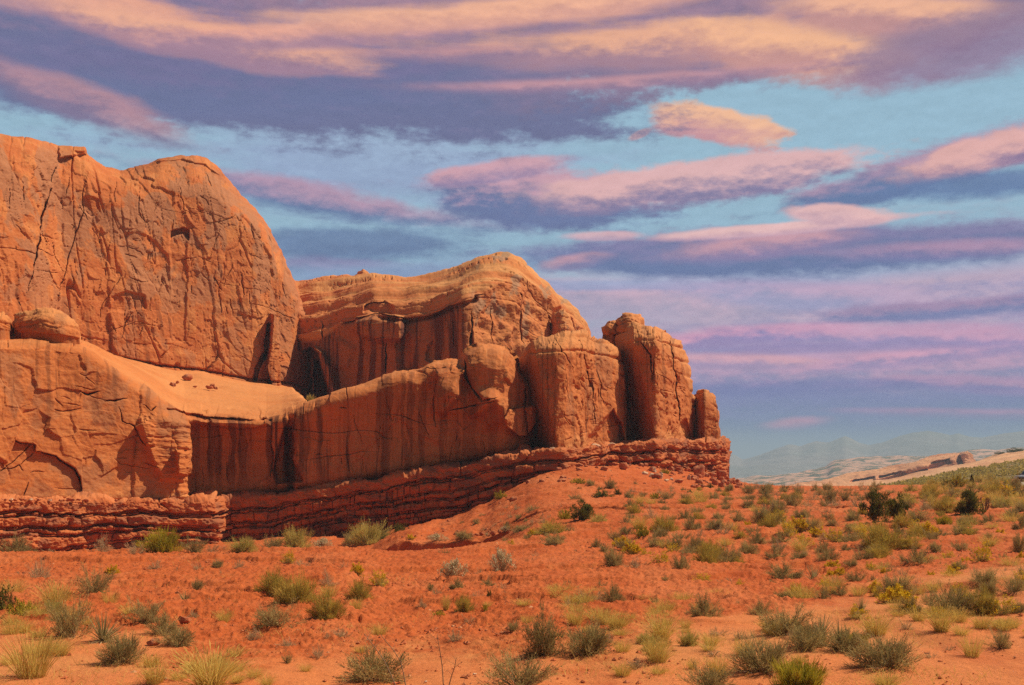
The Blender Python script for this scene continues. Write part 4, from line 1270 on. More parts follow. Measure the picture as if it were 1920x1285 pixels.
#@@PLANTS
# ------------------------------------------------------------------ plants
def leaf_material(name, dark, light, tip, rough=0.8):
    """Mask R varies each twig from dark to light, mask G turns it toward the tip colour; each plant differs a little."""
    m, nt, bsdf = new_mat(name)
    r, g, b = mask_attr(nt)[:3]
    oi = nt.n.new('ShaderNodeObjectInfo')
    v = nt.m('ADD', nt.m('MULTIPLY', r, 0.8), nt.m('MULTIPLY', oi.outputs['Random'], 0.3))
    c = nt.mix(v, dark, light)
    c = nt.mix(g, c, tip)
    nt.l.new(c, bsdf.inputs['Base Color'])
    bsdf.inputs['Roughness'].default_value = rough
    tr = nt.n.new('ShaderNodeBsdfTranslucent')
    nt.l.new(c, tr.inputs['Color'])
    mx = nt.n.new('ShaderNodeMixShader')
    mx.inputs[0].default_value = 0.0 if name in ('bark', 'grey_wood') else 0.35
    nt.l.new(bsdf.outputs[0], mx.inputs[1]); nt.l.new(tr.outputs[0], mx.inputs[2])
    nt.l.new(mx.outputs[0], nt.n['Material Output'].inputs['Surface'])
    return m


M_wood = leaf_material('grey_wood', (0.16, 0.1, 0.06), (0.36, 0.24, 0.14), (0.36, 0.24, 0.14))
M_sage = leaf_material('sage_leaf', (0.21, 0.145, 0.05), (0.54, 0.4, 0.15), (0.64, 0.48, 0.18))
M_olive = leaf_material('olive_leaf', (0.27, 0.185, 0.03), (0.6, 0.42, 0.08), (0.68, 0.5, 0.1))
M_green = leaf_material('green_stem', (0.24, 0.185, 0.016), (0.54, 0.42, 0.035), (0.64, 0.5, 0.05))
M_pale = leaf_material('pale_green_leaf', (0.38, 0.29, 0.07), (0.66, 0.52, 0.14), (0.72, 0.58, 0.16))
M_straw = leaf_material('straw', (0.5, 0.32, 0.07), (0.76, 0.55, 0.15), (0.66, 0.53, 0.11))
M_dry = leaf_material('dry_twig', (0.34, 0.21, 0.1), (0.62, 0.43, 0.22), (0.66, 0.5, 0.28))
M_yellow = leaf_material('yellow_blossom', (0.58, 0.34, 0.010), (0.80, 0.54, 0.020), (0.7, 0.45, 0.03))
M_cream = leaf_material('cream_blossom', (0.50, 0.38, 0.18), (0.66, 0.55, 0.33), (0.7, 0.6, 0.4))
M_yucca = leaf_material('yucca_leaf', (0.2, 0.16, 0.05), (0.44, 0.36, 0.14), (0.62, 0.5, 0.25))
M_juniper = leaf_material('juniper_leaf', (0.055, 0.05, 0.008), (0.2, 0.165, 0.028), (0.27, 0.22, 0.04))
M_bark = leaf_material('bark', (0.10, 0.055, 0.03), (0.2, 0.12, 0.07), (0.2, 0.12, 0.07))


def unit(v):
    return v / np.maximum(np.linalg.norm(v, axis=-1, keepdims=True), 1e-9)


def ribbons(P0, P1, P2, w, rng, nseg=3, tipw=0.15, r=None, g=None):
    """Tapered strips along quadratic curves."""
    n = len(P0)
    t = np.linspace(0, 1, nseg + 1)[None, :, None]
    C = P0[:, None] * (1 - t) ** 2 + 2 * P1[:, None] * t * (1 - t) + P2[:, None] * t ** 2
    side = unit(np.cross(unit(P2 - P0), unit(rng.normal(size=(n, 3)))))
    wd = (np.asarray(w) * np.ones(n))[:, None, None] * (1 - (1 - tipw) * t)
    V = np.stack([C - side[:, None] * wd / 2, C + side[:, None] * wd / 2], 2).reshape(n, -1, 3)
    k = np.arange(nseg)[None, :] * 2 + (np.arange(n) * (nseg + 1) * 2)[:, None]
    Q = np.stack([k, k + 1, k + 3, k + 2], -1).reshape(-1, 4)
    r = rng.random(n) if r is None else r
    g = np.zeros(n) if g is None else g
    gg = np.clip(g[:, None] * np.linspace(0, 1, nseg + 1)[None, :], 0, 1)
    M = np.zeros((n, (nseg + 1), 2, 4)); M[..., 3] = 1
    M[..., 0] = r[:, None, None]; M[..., 1] = gg[..., None]
    return V.reshape(-1, 3), Q, M.reshape(-1, 4)


def flecks(C, size, rng, r=None):
    """Little diamond leaves or blossoms at points C."""
    n = len(C)
    a = unit(rng.normal(size=(n, 3))); b = unit(np.cross(a, unit(rng.normal(size=(n, 3)))))
    s = (np.asarray(size) * (0.6 + 0.8 * rng.random(n)))[:, None]
    V = np.stack([C - a * s, C - b * s * 0.55, C + a * s, C + b * s * 0.55], 1).reshape(-1, 3)
    Q = np.arange(n * 4).reshape(-1, 4)
    M = np.zeros((n, 4, 4)); M[..., 3] = 1
    M[..., 0] = (rng.random(n) if r is None else r)[:, None]
    return V, Q, M.reshape(-1, 4)


def tube(path, radii, sides=6):
    path = np.asarray(path, float); n = len(path)
    d = unit(np.gradient(path, axis=0))
    up = np.array([0.31, 0.77, 0.2])
    a = unit(np.cross(d, up)); b = np.cross(d, a)
    th = np.arange(sides) * 2 * np.pi / sides
    V = path[:, None] + np.asarray(radii)[:, None, None] * (a[:, None] * np.cos(th)[None, :, None] + b[:, None] * np.sin(th)[None, :, None])
    i = np.arange(n - 1)[:, None] * sides; j = np.arange(sides)[None, :]; j2 = (j + 1) % sides
    Q = np.stack([i + j, i + j2, i + sides + j2, i + sides + j], -1).reshape(-1, 4)
    M = np.zeros((n * sides, 4)); M[:, 3] = 1; M[:, 0] = 0.4
    return V.reshape(-1, 3), Q, M


def cat(parts):
    V, Q, M, off = [], [], [], 0
    for v, q, m in parts:
        V.append(v); Q.append(q + off); M.append(m); off += len(v)
    return np.concatenate(V), np.concatenate(Q), np.concatenate(M)


def dome(n, rng, lo=0.35, hi=1.0, flat=1.0):
    az = rng.random(n) * 2 * np.pi
    el = np.arcsin(rng.random(n) ** 0.8)
    rr = lo + (hi - lo) * rng.random(n) ** 0.6
    return np.stack([np.cos(az) * np.cos(el) * rr, np.sin(az) * np.cos(el) * rr, np.sin(el) * rr * flat + 0.03], -1), az, el


def shrub_parts(rng, n_stem=60, n_twig=1500, n_leaf=1300, tw=0.013, ls=0.022, up=0.35, length=0.2, lump=0.25, leaf=M_sage, open_=0.0, flowers=None, n_fl=0, wood=M_wood):
    """A rounded desert shrub: woody stems fanning from the base, many fine twigs, small leaves."""
    n_twig, n_leaf, up, length = int(n_twig * 1.7), int(n_leaf * 1.7), up * 0.6, length * 0.85
    tips, az, el = dome(n_stem, rng, 0.55, 0.92)
    lob = 1 + lump * (np.sin(az * 3 + rng.random() * 6) * 0.5 + rng.normal(size=n_stem) * 0.4)
    tips *= lob[:, None]
    base = np.stack([rng.normal(size=n_stem) * 0.07, rng.normal(size=n_stem) * 0.07, -0.05 * np.ones(n_stem)], -1)
    mid = base * 0.4 + tips * 0.5 + np.stack([np.zeros(n_stem), np.zeros(n_stem), -0.06 + 0.14 * rng.random(n_stem)], -1)
    stems = ribbons(base, mid, tips, 0.028, rng, 4, 0.35)
    k = rng.integers(0, n_stem, n_twig)
    t = (0.3 + 0.7 * rng.random(n_twig) ** 0.7)[:, None]
    p = base[k] * (1 - t) ** 2 + 2 * mid[k] * t * (1 - t) + tips[k] * t ** 2 + rng.normal(size=(n_twig, 3)) * 0.05
    p[:, 2] = np.abs(p[:, 2]) + 0.01
    d = unit(p + [0, 0, up] + rng.normal(size=(n_twig, 3)) * 0.35)
    L = (length * (0.5 + rng.random(n_twig)))[:, None]
    e = p + d * L
    e[:, 2] = np.maximum(e[:, 2], 0.02)
    tone = np.clip(0.5 + 0.35 * np.sin(3 * p[:, 0] + 2 * p[:, 1] + 4 * p[:, 2] + rng.random() * 6) + rng.normal(size=n_twig) * 0.25, 0, 1)
    fo = [ribbons(p, (p + e) / 2 + rng.normal(size=p.shape) * 0.015, e, tw, rng, 2, 0.4, tone, 0.5 * rng.random(n_twig))]
    kk = rng.integers(0, n_twig, n_leaf)
    u = rng.random(n_leaf)[:, None]
    fo.append(flecks(p[kk] * (1 - u) + e[kk] * u + rng.normal(size=(n_leaf, 3)) * 0.012, ls, rng, np.clip(tone[kk] + rng.normal(size=n_leaf) * 0.15, 0, 1)))
    out = [('stems', stems, wood), ('foliage', cat(fo), leaf)]
    if flowers:
        top = np.argsort(-(np.linalg.norm(e * [1, 1, 0.9], axis=1) + 0.5 * e[:, 2]))[:max(60, n_twig // 3)]
        c = e[rng.choice(top, n_fl)] + rng.normal(size=(n_fl, 3)) * 0.035
        out.append(('blossoms', flecks(c, 0.05, rng), flowers))
    return out


def grass_parts(rng, n=320, spread=0.2, lean=0.5, w=0.016, mat=M_straw, heads=True):
    az = rng.random(n) * 2 * np.pi; r0 = spread * np.sqrt(rng.random(n))
    base = np.stack([r0 * np.cos(az), r0 * np.sin(az), -0.03 * np.ones(n)], -1)
    a2 = az + rng.normal(size=n) * 0.5
    h = 0.45 + 0.55 * rng.random(n) ** 0.7
    ln = lean * (0.15 + rng.random(n)) * (0.6 + r0 / spread)
    tip = base + np.stack([np.cos(a2) * ln, np.sin(a2) * ln, h * (1 - 0.25 * ln)], -1)
    mid = base + (tip - base) * 0.5 + np.stack([-np.cos(a2) * ln * 0.22, -np.sin(a2) * ln * 0.22, 0.12 * h], -1)
    out = [ribbons(base, mid, tip, w, rng, 4, 0.25, None, (rng.random(n) < 0.4) * rng.random(n))]
    if heads:
        k = rng.random(n) < 0.35
        c = tip[k]
        out.append(ribbons(c - [0, 0, 0.02], c + [0, 0, 0.04], c + unit(tip[k] - mid[k]) * 0.14, 0.022, rng, 2, 0.3))
    return [('blades', cat(out), mat)]


def yucca_parts(rng, n=70):
    az = rng.random(n) * 2 * np.pi
    el = np.clip(R(8) + R(75) * rng.random(n) ** 0.8, 0, R(86))
    L = 0.75 + 0.3 * rng.random(n)
    d = np.stack([np.cos(az) * np.cos(el), np.sin(az) * np.cos(el), np.sin(el)], -1)
    b = d * 0.05 + [0, 0, 0.08]
    tip = d * L[:, None] + [0, 0, 0.06]
    mid = (b + tip) / 2 + [0, 0, 0.05]
    live = ribbons(b, mid, tip, 0.055, rng, 4, 0.1, None, 0.8 * rng.random(n))
    m = 26
    az = rng.random(m) * 2 * np.pi
    d = np.stack([np.cos(az), np.sin(az), -0.02 + 0.2 * rng.random(m)], -1)
    dead = ribbons(d * 0.05 + [0, 0, 0.1], d * 0.35 + [0, 0, 0.10], d * (0.5 + 0.35 * rng.random(m))[:, None] + [0, 0, 0.0], 0.05, rng, 3, 0.2)
    return [('leaves', live, M_yucca), ('dead_leaves', dead, M_dry)]


def branchy(rng, levels=3, n0=7, spread=0.7, length=0.5, rad=0.03):
    """Bare branching twigs."""
    out = []
    tips = [(np.array([rng.normal() * 0.05, rng.normal() * 0.05, -0.04]), None, length, rad)]
    roots = [(tips[0][0], unit(np.array([math.cos(a), math.sin(a), 0.6 + rng.random()])), length * (0.7 + 0.5 * rng.random()), rad) for a in rng.random(n0) * 6.283]
    cur = roots
    for lv in range(levels):
        nxt = []
        for p, d, L, r in cur:
            e = p + d * L
            q = (p + e) / 2 + rng.normal(size=3) * L * 0.08
            out.append(tube([p, q, e], [r, r * 0.8, r * 0.6], 4))
            for _ in range(3):
                t = 0.4 + 0.6 * rng.random()
                nxt.append((p + (e - p) * t, unit(d + rng.normal(size=3) * spread + [0, 0, 0.2]), L * (0.45 + 0.25 * rng.random()), r * 0.5))
        cur = nxt
    return cat(out), [c[0] for c in cur]


def juniper_parts(rng, tall=1.0, clumps=26):
    """Desert juniper: short forked trunk, limbs, a ragged crown of scale-leaf clumps with gaps."""
    tr = []
    ends = []
    for i in range(5):
        a = rng.random() * 6.283
        d = np.array([math.cos(a) * 0.55, math.sin(a) * 0.55, 0.75])
        p0 = np.array([0, 0, -0.08]); p1 = np.array([rng.normal() * 0.06, rng.normal() * 0.06, 0.18]); p2 = p1 + d * 0.35; p3 = p2 + unit(d + rng.normal(size=3) * 0.5) * 0.3
        tr.append(tube([p0, p1, p2, p3], [0.075, 0.06, 0.035, 0.012], 6))
        ends += [p2, p3, (p1 + p2) / 2]
        for _ in range(3):
            q = p2 + unit(rng.normal(size=3) + [0, 0, 0.4]) * 0.32
            tr.append(tube([p2, (p2 + q) / 2 + rng.normal(size=3) * 0.03, q], [0.02, 0.014, 0.006], 4)); ends.append(q)
    ends = np.array(ends)
    fo = []
    for i in range(clumps):
        c = ends[rng.integers(len(ends))] + rng.normal(size=3) * [0.22, 0.22, 0.12]
        c[2] = np.clip(c[2], 0.1, 0.95)
        rad = 0.12 + 0.12 * rng.random()
        n = 150
        p = c + unit(rng.normal(size=(n, 3))) * (rad * rng.random(n) ** 0.4)[:, None] * [1, 1, 0.8]
        d = unit(p - c + [0, 0, 0.12] + rng.normal(size=(n, 3)) * 0.06)
        tone = np.clip(0.45 + 0.4 * rng.normal() * 0.6 + rng.normal(size=n) * 0.2, 0, 1)
        fo.append(ribbons(p, p + d * 0.04, p + d * 0.085, 0.032, rng, 2, 0.3, tone, 0.5 * rng.random(n)))
    return [('trunk', cat(tr), M_bark), ('crown', cat(fo), M_juniper)]


def conifer_parts(rng):
    tr = tube([[0, 0, -0.05], [0.01, 0, 0.5], [0, 0, 0.95]], [0.05, 0.03, 0.01])
    n = 1600
    z = rng.random(n) ** 1.3
    a = rng.random(n) * 6.283
    rr = (1 - z) * 0.9 * (0.5 + 0.5 * rng.random(n)) * (0.8 + 0.2 * np.sin(a * 3 + z * 17))
    p = np.stack([np.cos(a) * rr, np.sin(a) * rr, 0.04 + z * 0.95], -1)
    d = unit(np.stack([np.cos(a), np.sin(a), 0.5 + 0 * a], -1) + rng.normal(size=(n, 3)) * 0.3)
    return [('trunk', tr, M_bark), ('crown', ribbons(p, p + d * 0.05, p + d * 0.1, 0.05, rng, 2, 0.3), M_juniper)]


def dead_parts(rng):
    g, tips = branchy(rng, 4, 6, 0.55, 0.42, 0.03)
    return [('branches', g, M_wood)]


PROTO = {}


def proto(kind, makers):
    lst = []
    for i, mk_ in enumerate(makers):
        rng = np.random.default_rng(100 + 17 * i + sum(map(ord, kind)))
        parts = mk_(rng)
        meshes = [(n, make_mesh(kind + '_' + n, g[0], g[1].ravel(), np.full(len(g[1]), 4), False, g[2], m)) for n, g, m in parts]
        V, Q, Mk = cat([g for _, g, _ in parts])
        idx = np.concatenate([np.full(len(g[1]), i_) for i_, (_, g, _) in enumerate(parts)])
        whole = make_mesh(kind, V, Q.ravel(), np.full(len(Q), 4), False, Mk, [m for *_, m in parts], idx)
        ext = (2 * float(np.percentile(np.hypot(V[:, 0], V[:, 1]), 84 if kind == 'grass_tuft' else 93)), float(np.percentile(V[:, 2], 98.5)))
        lst.append((meshes, whole, ext))
    PROTO[kind] = lst


S_ = shrub_parts
proto('sagebrush', [lambda r: S_(r), lambda r: S_(r, 50, 1300, 1500, up=0.2, lump=0.35), lambda r: S_(r, 70, 1500, 900, up=0.6, length=0.24), lambda r: S_(r, 45, 1100, 900, lump=0.5, up=0.3)])
proto('olive_shrub', [lambda r: S_(r, 70, 1900, 700, up=0.5, length=0.24, leaf=M_olive), lambda r: S_(r, 60, 1700, 900, up=0.8, length=0.28, lump=0.35, leaf=M_olive)])
proto('broom_shrub', [lambda r: S_(r, 60, 1800, 200, tw=0.02, up=1.6, length=0.36, leaf=M_green), lambda r: S_(r, 50, 1500, 200, tw=0.02, up=1.3, length=0.32, lump=0.4, leaf=M_green)])
proto('pale_bush', [lambda r: S_(r, 60, 1600, 900, up=0.9, length=0.26, leaf=M_pale), lambda r: S_(r, 55, 1500, 1100, up=0.6, length=0.22, lump=0.35, leaf=M_pale)])
proto('rabbitbrush', [lambda r: S_(r, 50, 1100, 500, up=0.9, length=0.22, leaf=M_olive, flowers=M_yellow, n_fl=2000), lambda r: S_(r, 45, 1000, 500, up=0.7, length=0.2, lump=0.4, leaf=M_pale, flowers=M_yellow, n_fl=600)])
proto('blossom_shrub', [lambda r: S_(r, 50, 900, 400, up=0.5, length=0.18, leaf=M_dry, flowers=M_cream, n_fl=700)])
proto('dry_shrub', [lambda r: S_(r, 34, 420, 260, tw=0.018, up=0.5, length=0.24, lump=0.5, leaf=M_dry), lambda r: S_(r, 28, 320, 160, tw=0.02, up=0.7, length=0.28, lump=0.5, leaf=M_dry), lambda r: S_(r, 40, 520, 420, tw=0.016, up=0.3, lump=0.4, leaf=M_dry)])
proto('leafy_bush', [lambda r: S_(r, 40, 700, 1300, ls=0.045, up=0.5, length=0.16, lump=0.4, leaf=M_green), lambda r: S_(r, 40, 700, 1200, ls=0.045, up=0.3, length=0.15, lump=0.3, leaf=M_juniper)])
proto('grass_tuft', [lambda r: grass_parts(r), lambda r: grass_parts(r, 420, 0.3, 0.4, 0.014), lambda r: grass_parts(r, 240, 0.35, 0.6, 0.018, heads=False)])
proto('yucca', [lambda r: yucca_parts(r), lambda r: yucca_parts(r, 50)])
proto('juniper_tree', [lambda r: juniper_parts(r), lambda r: juniper_parts(r, 1.0, 20), lambda r: juniper_parts(r, 1.0, 34)])
proto('conifer_tree', [conifer_parts])
proto('dead_shrub', [dead_parts])

CATS = {'sagebrush': 'shrub', 'olive_shrub': 'shrub', 'broom_shrub': 'shrub', 'pale_bush': 'bush', 'rabbitbrush': 'flowering shrub', 'blossom_shrub': 'flowering shrub',
        'dry_shrub': 'dry shrub', 'leafy_bush': 'bush', 'grass_tuft': 'grass tuft', 'yucca': 'yucca', 'juniper_tree': 'tree', 'conifer_tree': 'tree', 'dead_shrub': 'dead shrub'}
WORDS = {'sagebrush': 'grey-green shrub', 'olive_shrub': 'olive shrub', 'broom_shrub': 'bright green broom shrub', 'pale_bush': 'pale green bush', 'rabbitbrush': 'yellow-flowered shrub',
         'blossom_shrub': 'cream-flowered shrub', 'dry_shrub': 'tan dry shrub', 'leafy_bush': 'dark green leafy bush', 'grass_tuft': 'straw grass tuft', 'yucca': 'spiky yucca', 'dead_shrub': 'bare dead shrub'}
K = {'S': 'sagebrush', 'O': 'olive_shrub', 'E': 'broom_shrub', 'P': 'pale_bush', 'R': 'rabbitbrush', 'B': 'blossom_shrub', 'T': 'dry_shrub', 'D': 'leafy_bush', 'G': 'grass_tuft', 'Y': 'yucca',
     'J': 'juniper_tree', 'C': 'conifer_tree', 'X': 'dead_shrub'}


def region(px, py):
    if px < 720 and py < 1058:
        return 'at the foot of the left ledge'
    if px < 720:
        return 'on the bare red flat below the left wall' if py < 1160 else 'on the sandy ground at the lower left'
    if px < 1060 and py < 1012:
        return 'on the talus below the shaded ledge'
    if px < 1400 and py < 1000:
        return 'on the red slope below the buttresses'
    if px >= 1400 and py < 960:
        return 'along the low rise near the right skyline'
    if px >= 1400 and py < 1110:
        return 'in the scattered scrub on the right-hand flat'
    if py < 1130:
        return 'on the open red ground at the centre'
    return 'on the pale sand toward the bottom right' if px > 1150 else 'on the red ground at the bottom centre'


n_plants = 0
PIX = []


def plant(code, px, py, w, h, label=None, v=None):
    global n_plants
    kind = K[code]
    x, y, z = on_ground(px, py)
    prs = PROTO[kind]
    i = n_plants if v is None else v
    n_plants += 1
    meshes, whole, ext = prs[i % len(prs)]
    sw, sh = w * y / F, h * y / F
    sc = (sw / ext[0], sw / ext[0], sh / ext[1])
    rz = (i * 2.39996) % 6.283
    reg = region(px, py)
    if label is None:
        label, group = 'small ' + WORDS[kind] + ' among others ' + reg, WORDS[kind] + 's ' + reg
    else:
        group = CATS[kind] + 's of the desert floor'
    if w >= 40 and kind != 'dead_shrub':
        root = link(kind, None, None, label, CATS[kind], group)
        for n, me in meshes:
            link(n, me, root)
    else:
        root = link(kind, whole, None, label, CATS[kind], group)
    root.location = (x, y, z - 0.02)
    root.rotation_euler = (0, 0, rz)
    root.scale = sc
    PIX.append((px, py, w))
    return root


LIST = '''
S 33 1042 62 37 grey shrub at the left frame edge against the red ledge
E 305 1037 75 43 bright green broom shrub, the greenest against the lit ledge
T 190 1040 46 36 thin pale shrub against the ledge left of the bright green broom
S 362 1037 46 28 grey shrub just right of the bright green broom
P 455 1036 50 28 straw-green bush in front of the start of the shaded ledge
S 513 1033 42 26 grey shrub between two straw-green bushes before the shaded ledge
P 555 1033 60 41 tall straw-green bush standing before the shaded ledge
B 602 1030 38 20 low cream-flowered shrub beside the tall straw-green bush
P 695 1025 76 43 largest straw-green bush on the crest before the shaded ledge
S 660 1025 38 27 grey shrub tucked against the largest straw-green bush on the crest
T 75 1089 50 40 round tan shrub alone on the red flat near the left edge
S 175 1121 66 56 dense grey shrub with a small yellow-flowered neighbour, left red flat
R 212 1085 26 24 small yellow-flowered shrub behind the dense grey shrub at left
D 8 1152 44 52 dark leafy bush cut by the left frame edge
D 38 1162 50 34 low dark leafy bush at the left frame edge, lower of two
S 135 1198 82 78 tall dark shrub in straw grass at the lower left
G 105 1140 60 50 straw grass standing behind the tall dark shrub at lower left
G 25 1122 44 42 straw grass at the left frame edge above the dark bushes
Y 193 1207 68 60 spiky yucca between two dark shrubs at the lower left
S 270 1168 74 44 spreading grey shrub above a crumbled bank at the lower left
S 308 1188 60 38 grey shrub in the middle of three on the crumbled bank
S 332 1212 66 38 lowest of three grey shrubs on the crumbled bank
S 230 1244 76 56 round shrub casting a shadow on pale sand, lower left
G 60 1270 92 92 biggest straw grass clump at the left, on pale sand
G 395 1290 120 78 large straw grass clump at the bottom, left of centre
G 290 1282 50 42 smaller straw grass beside the large bottom clump
G 206 1140 30 36 wispy straw grass under the dense grey shrub
Y 348 1134 40 30 small yucca with a grey shrub behind, left red flat
O 515 1118 66 46 dark upper bush of the olive cluster left of centre
O 560 1140 82 58 largest middle bush of the olive cluster left of centre
O 612 1162 66 48 lowest straw-olive bush of the olive cluster left of centre
S 515 1178 90 46 low grey shrub below the olive cluster
T 615 1098 36 30 twiggy grey shrub right of the olive cluster
R 541 1057 30 23 yellow-green shrub on the crest left of centre
R 669 1081 27 24 upper of two round yellow-flowered shrubs left of centre
R 713 1099 38 28 lower of two round yellow-flowered shrubs left of centre
O 675 1126 48 38 yellow-green shrub below the two round yellow-flowered shrubs
S 702 1280 116 64 big grey shrub at the bottom, behind bare stalks
B 848 1088 48 38 pale twiggy shrub on bare red ground at the centre
B 940 1078 46 46 whitish shrub with faded blossoms at the centre
O 870 1146 36 30 round olive shrub with yellow tips on bare red ground
S 1017 1230 72 80 tall twiggy shrub at the bottom centre
S 1100 1226 90 56 wide shrub right of the tall twiggy shrub
S 975 1292 134 66 largest round shrub at the bottom edge, centre
O 1035 1006 62 28 olive shrub on the edge of the gully at the centre
S 1040 1022 48 22 grey shrub below the olive shrub by the gully
S 1152 1070 40 42 upright grey shrub casting a dark shadow, centre right
S 1172 1032 36 24 grey shrub above the upright grey shrub
T 1195 1075 44 28 tan shrub right of the upright grey shrub
O 1245 1000 56 32 straw-topped olive shrub on the slope right of centre
J 1095 982 50 40 dark juniper with forked trunks on the slope
P 1122 984 38 20 pale mound of grass beside the dark juniper
D 1060 978 28 22 dark green bush left of the juniper
S 1278 1075 38 36 grey shrub left of the large dark pair
O 1327 1062 50 44 large dark shrub of the pair above a crumbled mound
S 1362 1058 48 36 greyer shrub of the pair above a crumbled mound
S 1320 1161 68 42 dark shrub streaked with straw stems, right of centre
G 1240 1200 66 54 upper straw clump of the pair right of bottom centre
G 1233 1242 56 46 lower straw clump of the pair right of bottom centre
G 1120 1165 54 30 yellowed grass spread behind the wide shrub
S 1150 1130 42 34 reddish-grey shrub in yellowed grass at the centre
G 1055 1118 56 24 left end of the yellowed grass band at the centre
G 1110 1122 46 24 middle of the yellowed grass band at the centre
G 1333 1211 46 26 short straw grass on the open pale sand
G 1345 1268 42 40 straw grass at the bottom edge above a dark shrub
S 1330 1293 92 46 dark shrub cut by the bottom edge, right of centre
S 1430 1262 104 64 big reddish-stemmed shrub on pale sand, bottom right
S 1475 1192 100 56 wide dark shrub behind the big reddish-stemmed shrub
S 1425 1156 48 30 small dark shrub behind the wide dark shrub
S 1510 1218 72 46 dark shrub between the big reddish-stemmed shrub and the yuccas
E 1500 1292 100 52 spiky green broom shrub cut by the bottom edge
Y 1575 1222 60 62 upright yucca rising from shrubs, bottom right
Y 1540 1200 46 52 thin yucca left of the upright yucca
S 1590 1225 80 46 shrub around the base of the upright yucca
S 1662 1252 112 56 sprawling shrub alone on pale sand, bottom right
G 1660 1288 70 32 straw grass at the bottom edge below the sprawling shrub
G 1505 1128 62 32 straw grass behind the dark shrubs, right
Y 1615 1152 34 40 lone spiky yucca on bare red sand at right
S 1680 1120 62 42 grey shrub directly behind the brightest yellow flowers
R 1680 1137 66 34 brightest yellow-flowered shrub, lower right
S 1710 1152 44 32 dark shrub just right of the brightest yellow flowers
S 1785 1152 76 52 large shrub in a row of green, lower right
O 1842 1152 60 50 olive shrub between the large shrub and yellow flowers, lower right
R 1882 1152 46 32 yellow-flowered shrub near the right frame edge
G 1765 1186 56 52 green straw tuft on sand, lower right
G 1642 1192 56 42 straw tuft above the sprawling shrub
G 1822 1232 42 46 leaning straw tuft on sand near the right edge
S 1875 1216 46 38 dark twiggy shrub near the right edge, lowest there
Y 1525 1094 40 36 yucca in a grey shrub, right
S 1551 1058 44 30 dark shrub with a yucca below it, right
R 1560 1091 30 22 yellow-topped shrub beside the yucca in a grey shrub
O 1655 1031 84 46 largest round olive shrub, right of the junipers' clearing
S 1718 1066 56 42 round dark shrub on bare ground below the largest olive
R 1842 1062 46 42 straw-yellow shrub among greys, right
S 1845 1102 54 36 dark shrub above the row of green, right
S 1902 1116 52 38 dark shrub at the right frame edge on red sand
S 1470 1085 64 28 low dark shrub, right of the crumbled mound
J 1640 982 56 60 bigger dark juniper on the right flat
J 1682 978 40 46 narrow juniper touching the bigger one
S 1722 978 54 26 low dark shrub right of the two junipers
J 1812 972 56 52 dark juniper with bare limbs on the right flat
X 1437 980 34 38
X 1848 962 34 30
D 1775 920 30 20 dark bush on the rise left of the little conifer
D 1797 916 28 24 dark bush touching the little conifer's left side
C 1822 915 13 25 little pointed dark conifer on the rise at right
E 1770 990 28 22 bright green shrub below the bare-limbed juniper
D 752 1000 30 18 light green bush at the low end of the talus
D 938 940 22 18 dark bush high on the talus, beside a flat stone
D 892 952 22 16 dark bush on the talus below the shaded ledge, upper of two
D 876 958 20 14 dark bush on the talus below the shaded ledge, lower of two
S 1000 962 30 15 grey bush midway up the talus
D 1085 910 28 13 dark bush under the ledge blocks, centre
D 1130 935 42 16 wide dark bush on the slope under the buttress
D 1247 890 22 9 dark bush among white boulders
P 1700 945 44 22 pale bush left of the bare-limbed juniper
S 1905 935 52 40 grey-green bush at the right edge in front of the car
T 95 1043 36 14
T 255 1040 36 26
T 398 1036 30 18
T 418 1036 18 14
T 335 1078 22 15
T 290 1067 28 20
T 410 1083 24 14
T 448 1067 26 18
S 370 1106 26 20
T 390 1136 28 16
T 36 1082 22 12
T 570 1068 40 20
T 645 1073 26 18
G 668 1146 26 26
S 833 1045 20 16
T 793 1142 24 20
G 836 1146 16 30
D 823 1157 22 12
T 853 1204 34 24
T 640 1195 38 18
G 712 1190 38 24
G 500 1287 34 25
S 538 1243 18 20
G 573 1260 24 20
S 807 1107 14 14
T 973 1083 22 14
T 897 1081 24 16
S 1118 1027 22 18
S 1133 1036 20 16
R 1156 1026 20 16
R 1212 1050 26 20
D 1205 1011 34 24
S 1265 1029 34 22
S 948 1021 14 13
R 958 1026 14 14
R 998 1009 20 16
S 1068 1003 20 16
S 980 1000 38 16
D 918 1127 15 22
D 910 1145 12 12
D 912 1162 10 12
T 880 1170 28 18
S 965 1185 32 24
S 1125 1110 32 20
G 1065 1150 32 25
D 1090 1136 24 14
G 1155 1181 38 30
S 1230 1140 24 20
G 1215 1128 32 14
R 1258 1112 24 12
S 1248 1091 22 12
T 975 1107 18 10
S 1310 1025 22 18
S 1382 1052 24 18
R 1320 1096 38 20
T 1362 1102 34 18
R 1390 1108 28 20
S 1449 1105 16 18
G 1280 1131 38 22
Y 1383 1142 14 20
G 1297 1256 24 22
S 1468 1128 38 22
S 1617 1057 38 28
S 1585 1033 18 14
S 1640 1042 38 18
S 1755 1036 24 20
S 1800 1033 32 20
R 1875 1009 26 16
S 1910 1037 28 38
S 1850 1014 20 16
S 1812 1005 38 18
S 1762 1009 30 18
S 1882 1057 22 20
S 1800 1077 32 26
R 1632 1074 28 20
S 1637 1101 24 22
R 1776 1051 26 16
R 1915 1056 20 20
G 1749 1109 34 22
S 1545 1132 36 30
T 1700 1180 30 18
G 1900 1180 30 24
T 1745 1235 24 14
T 1780 1220 20 12
'''
for line in LIST.strip().splitlines():
    a = line.split(None, 5)
    plant(a[0], *map(float, a[1:5]), label=a[5] if len(a) > 5 else None, v=0 if 'brightest yellow-flowered' in line else None)


def clear_of(px, py, w):
    return all(abs(px - a) > 0.42 * (w + c) or abs(py - b) > 0.16 * (w + c) for a, b, c in PIX)


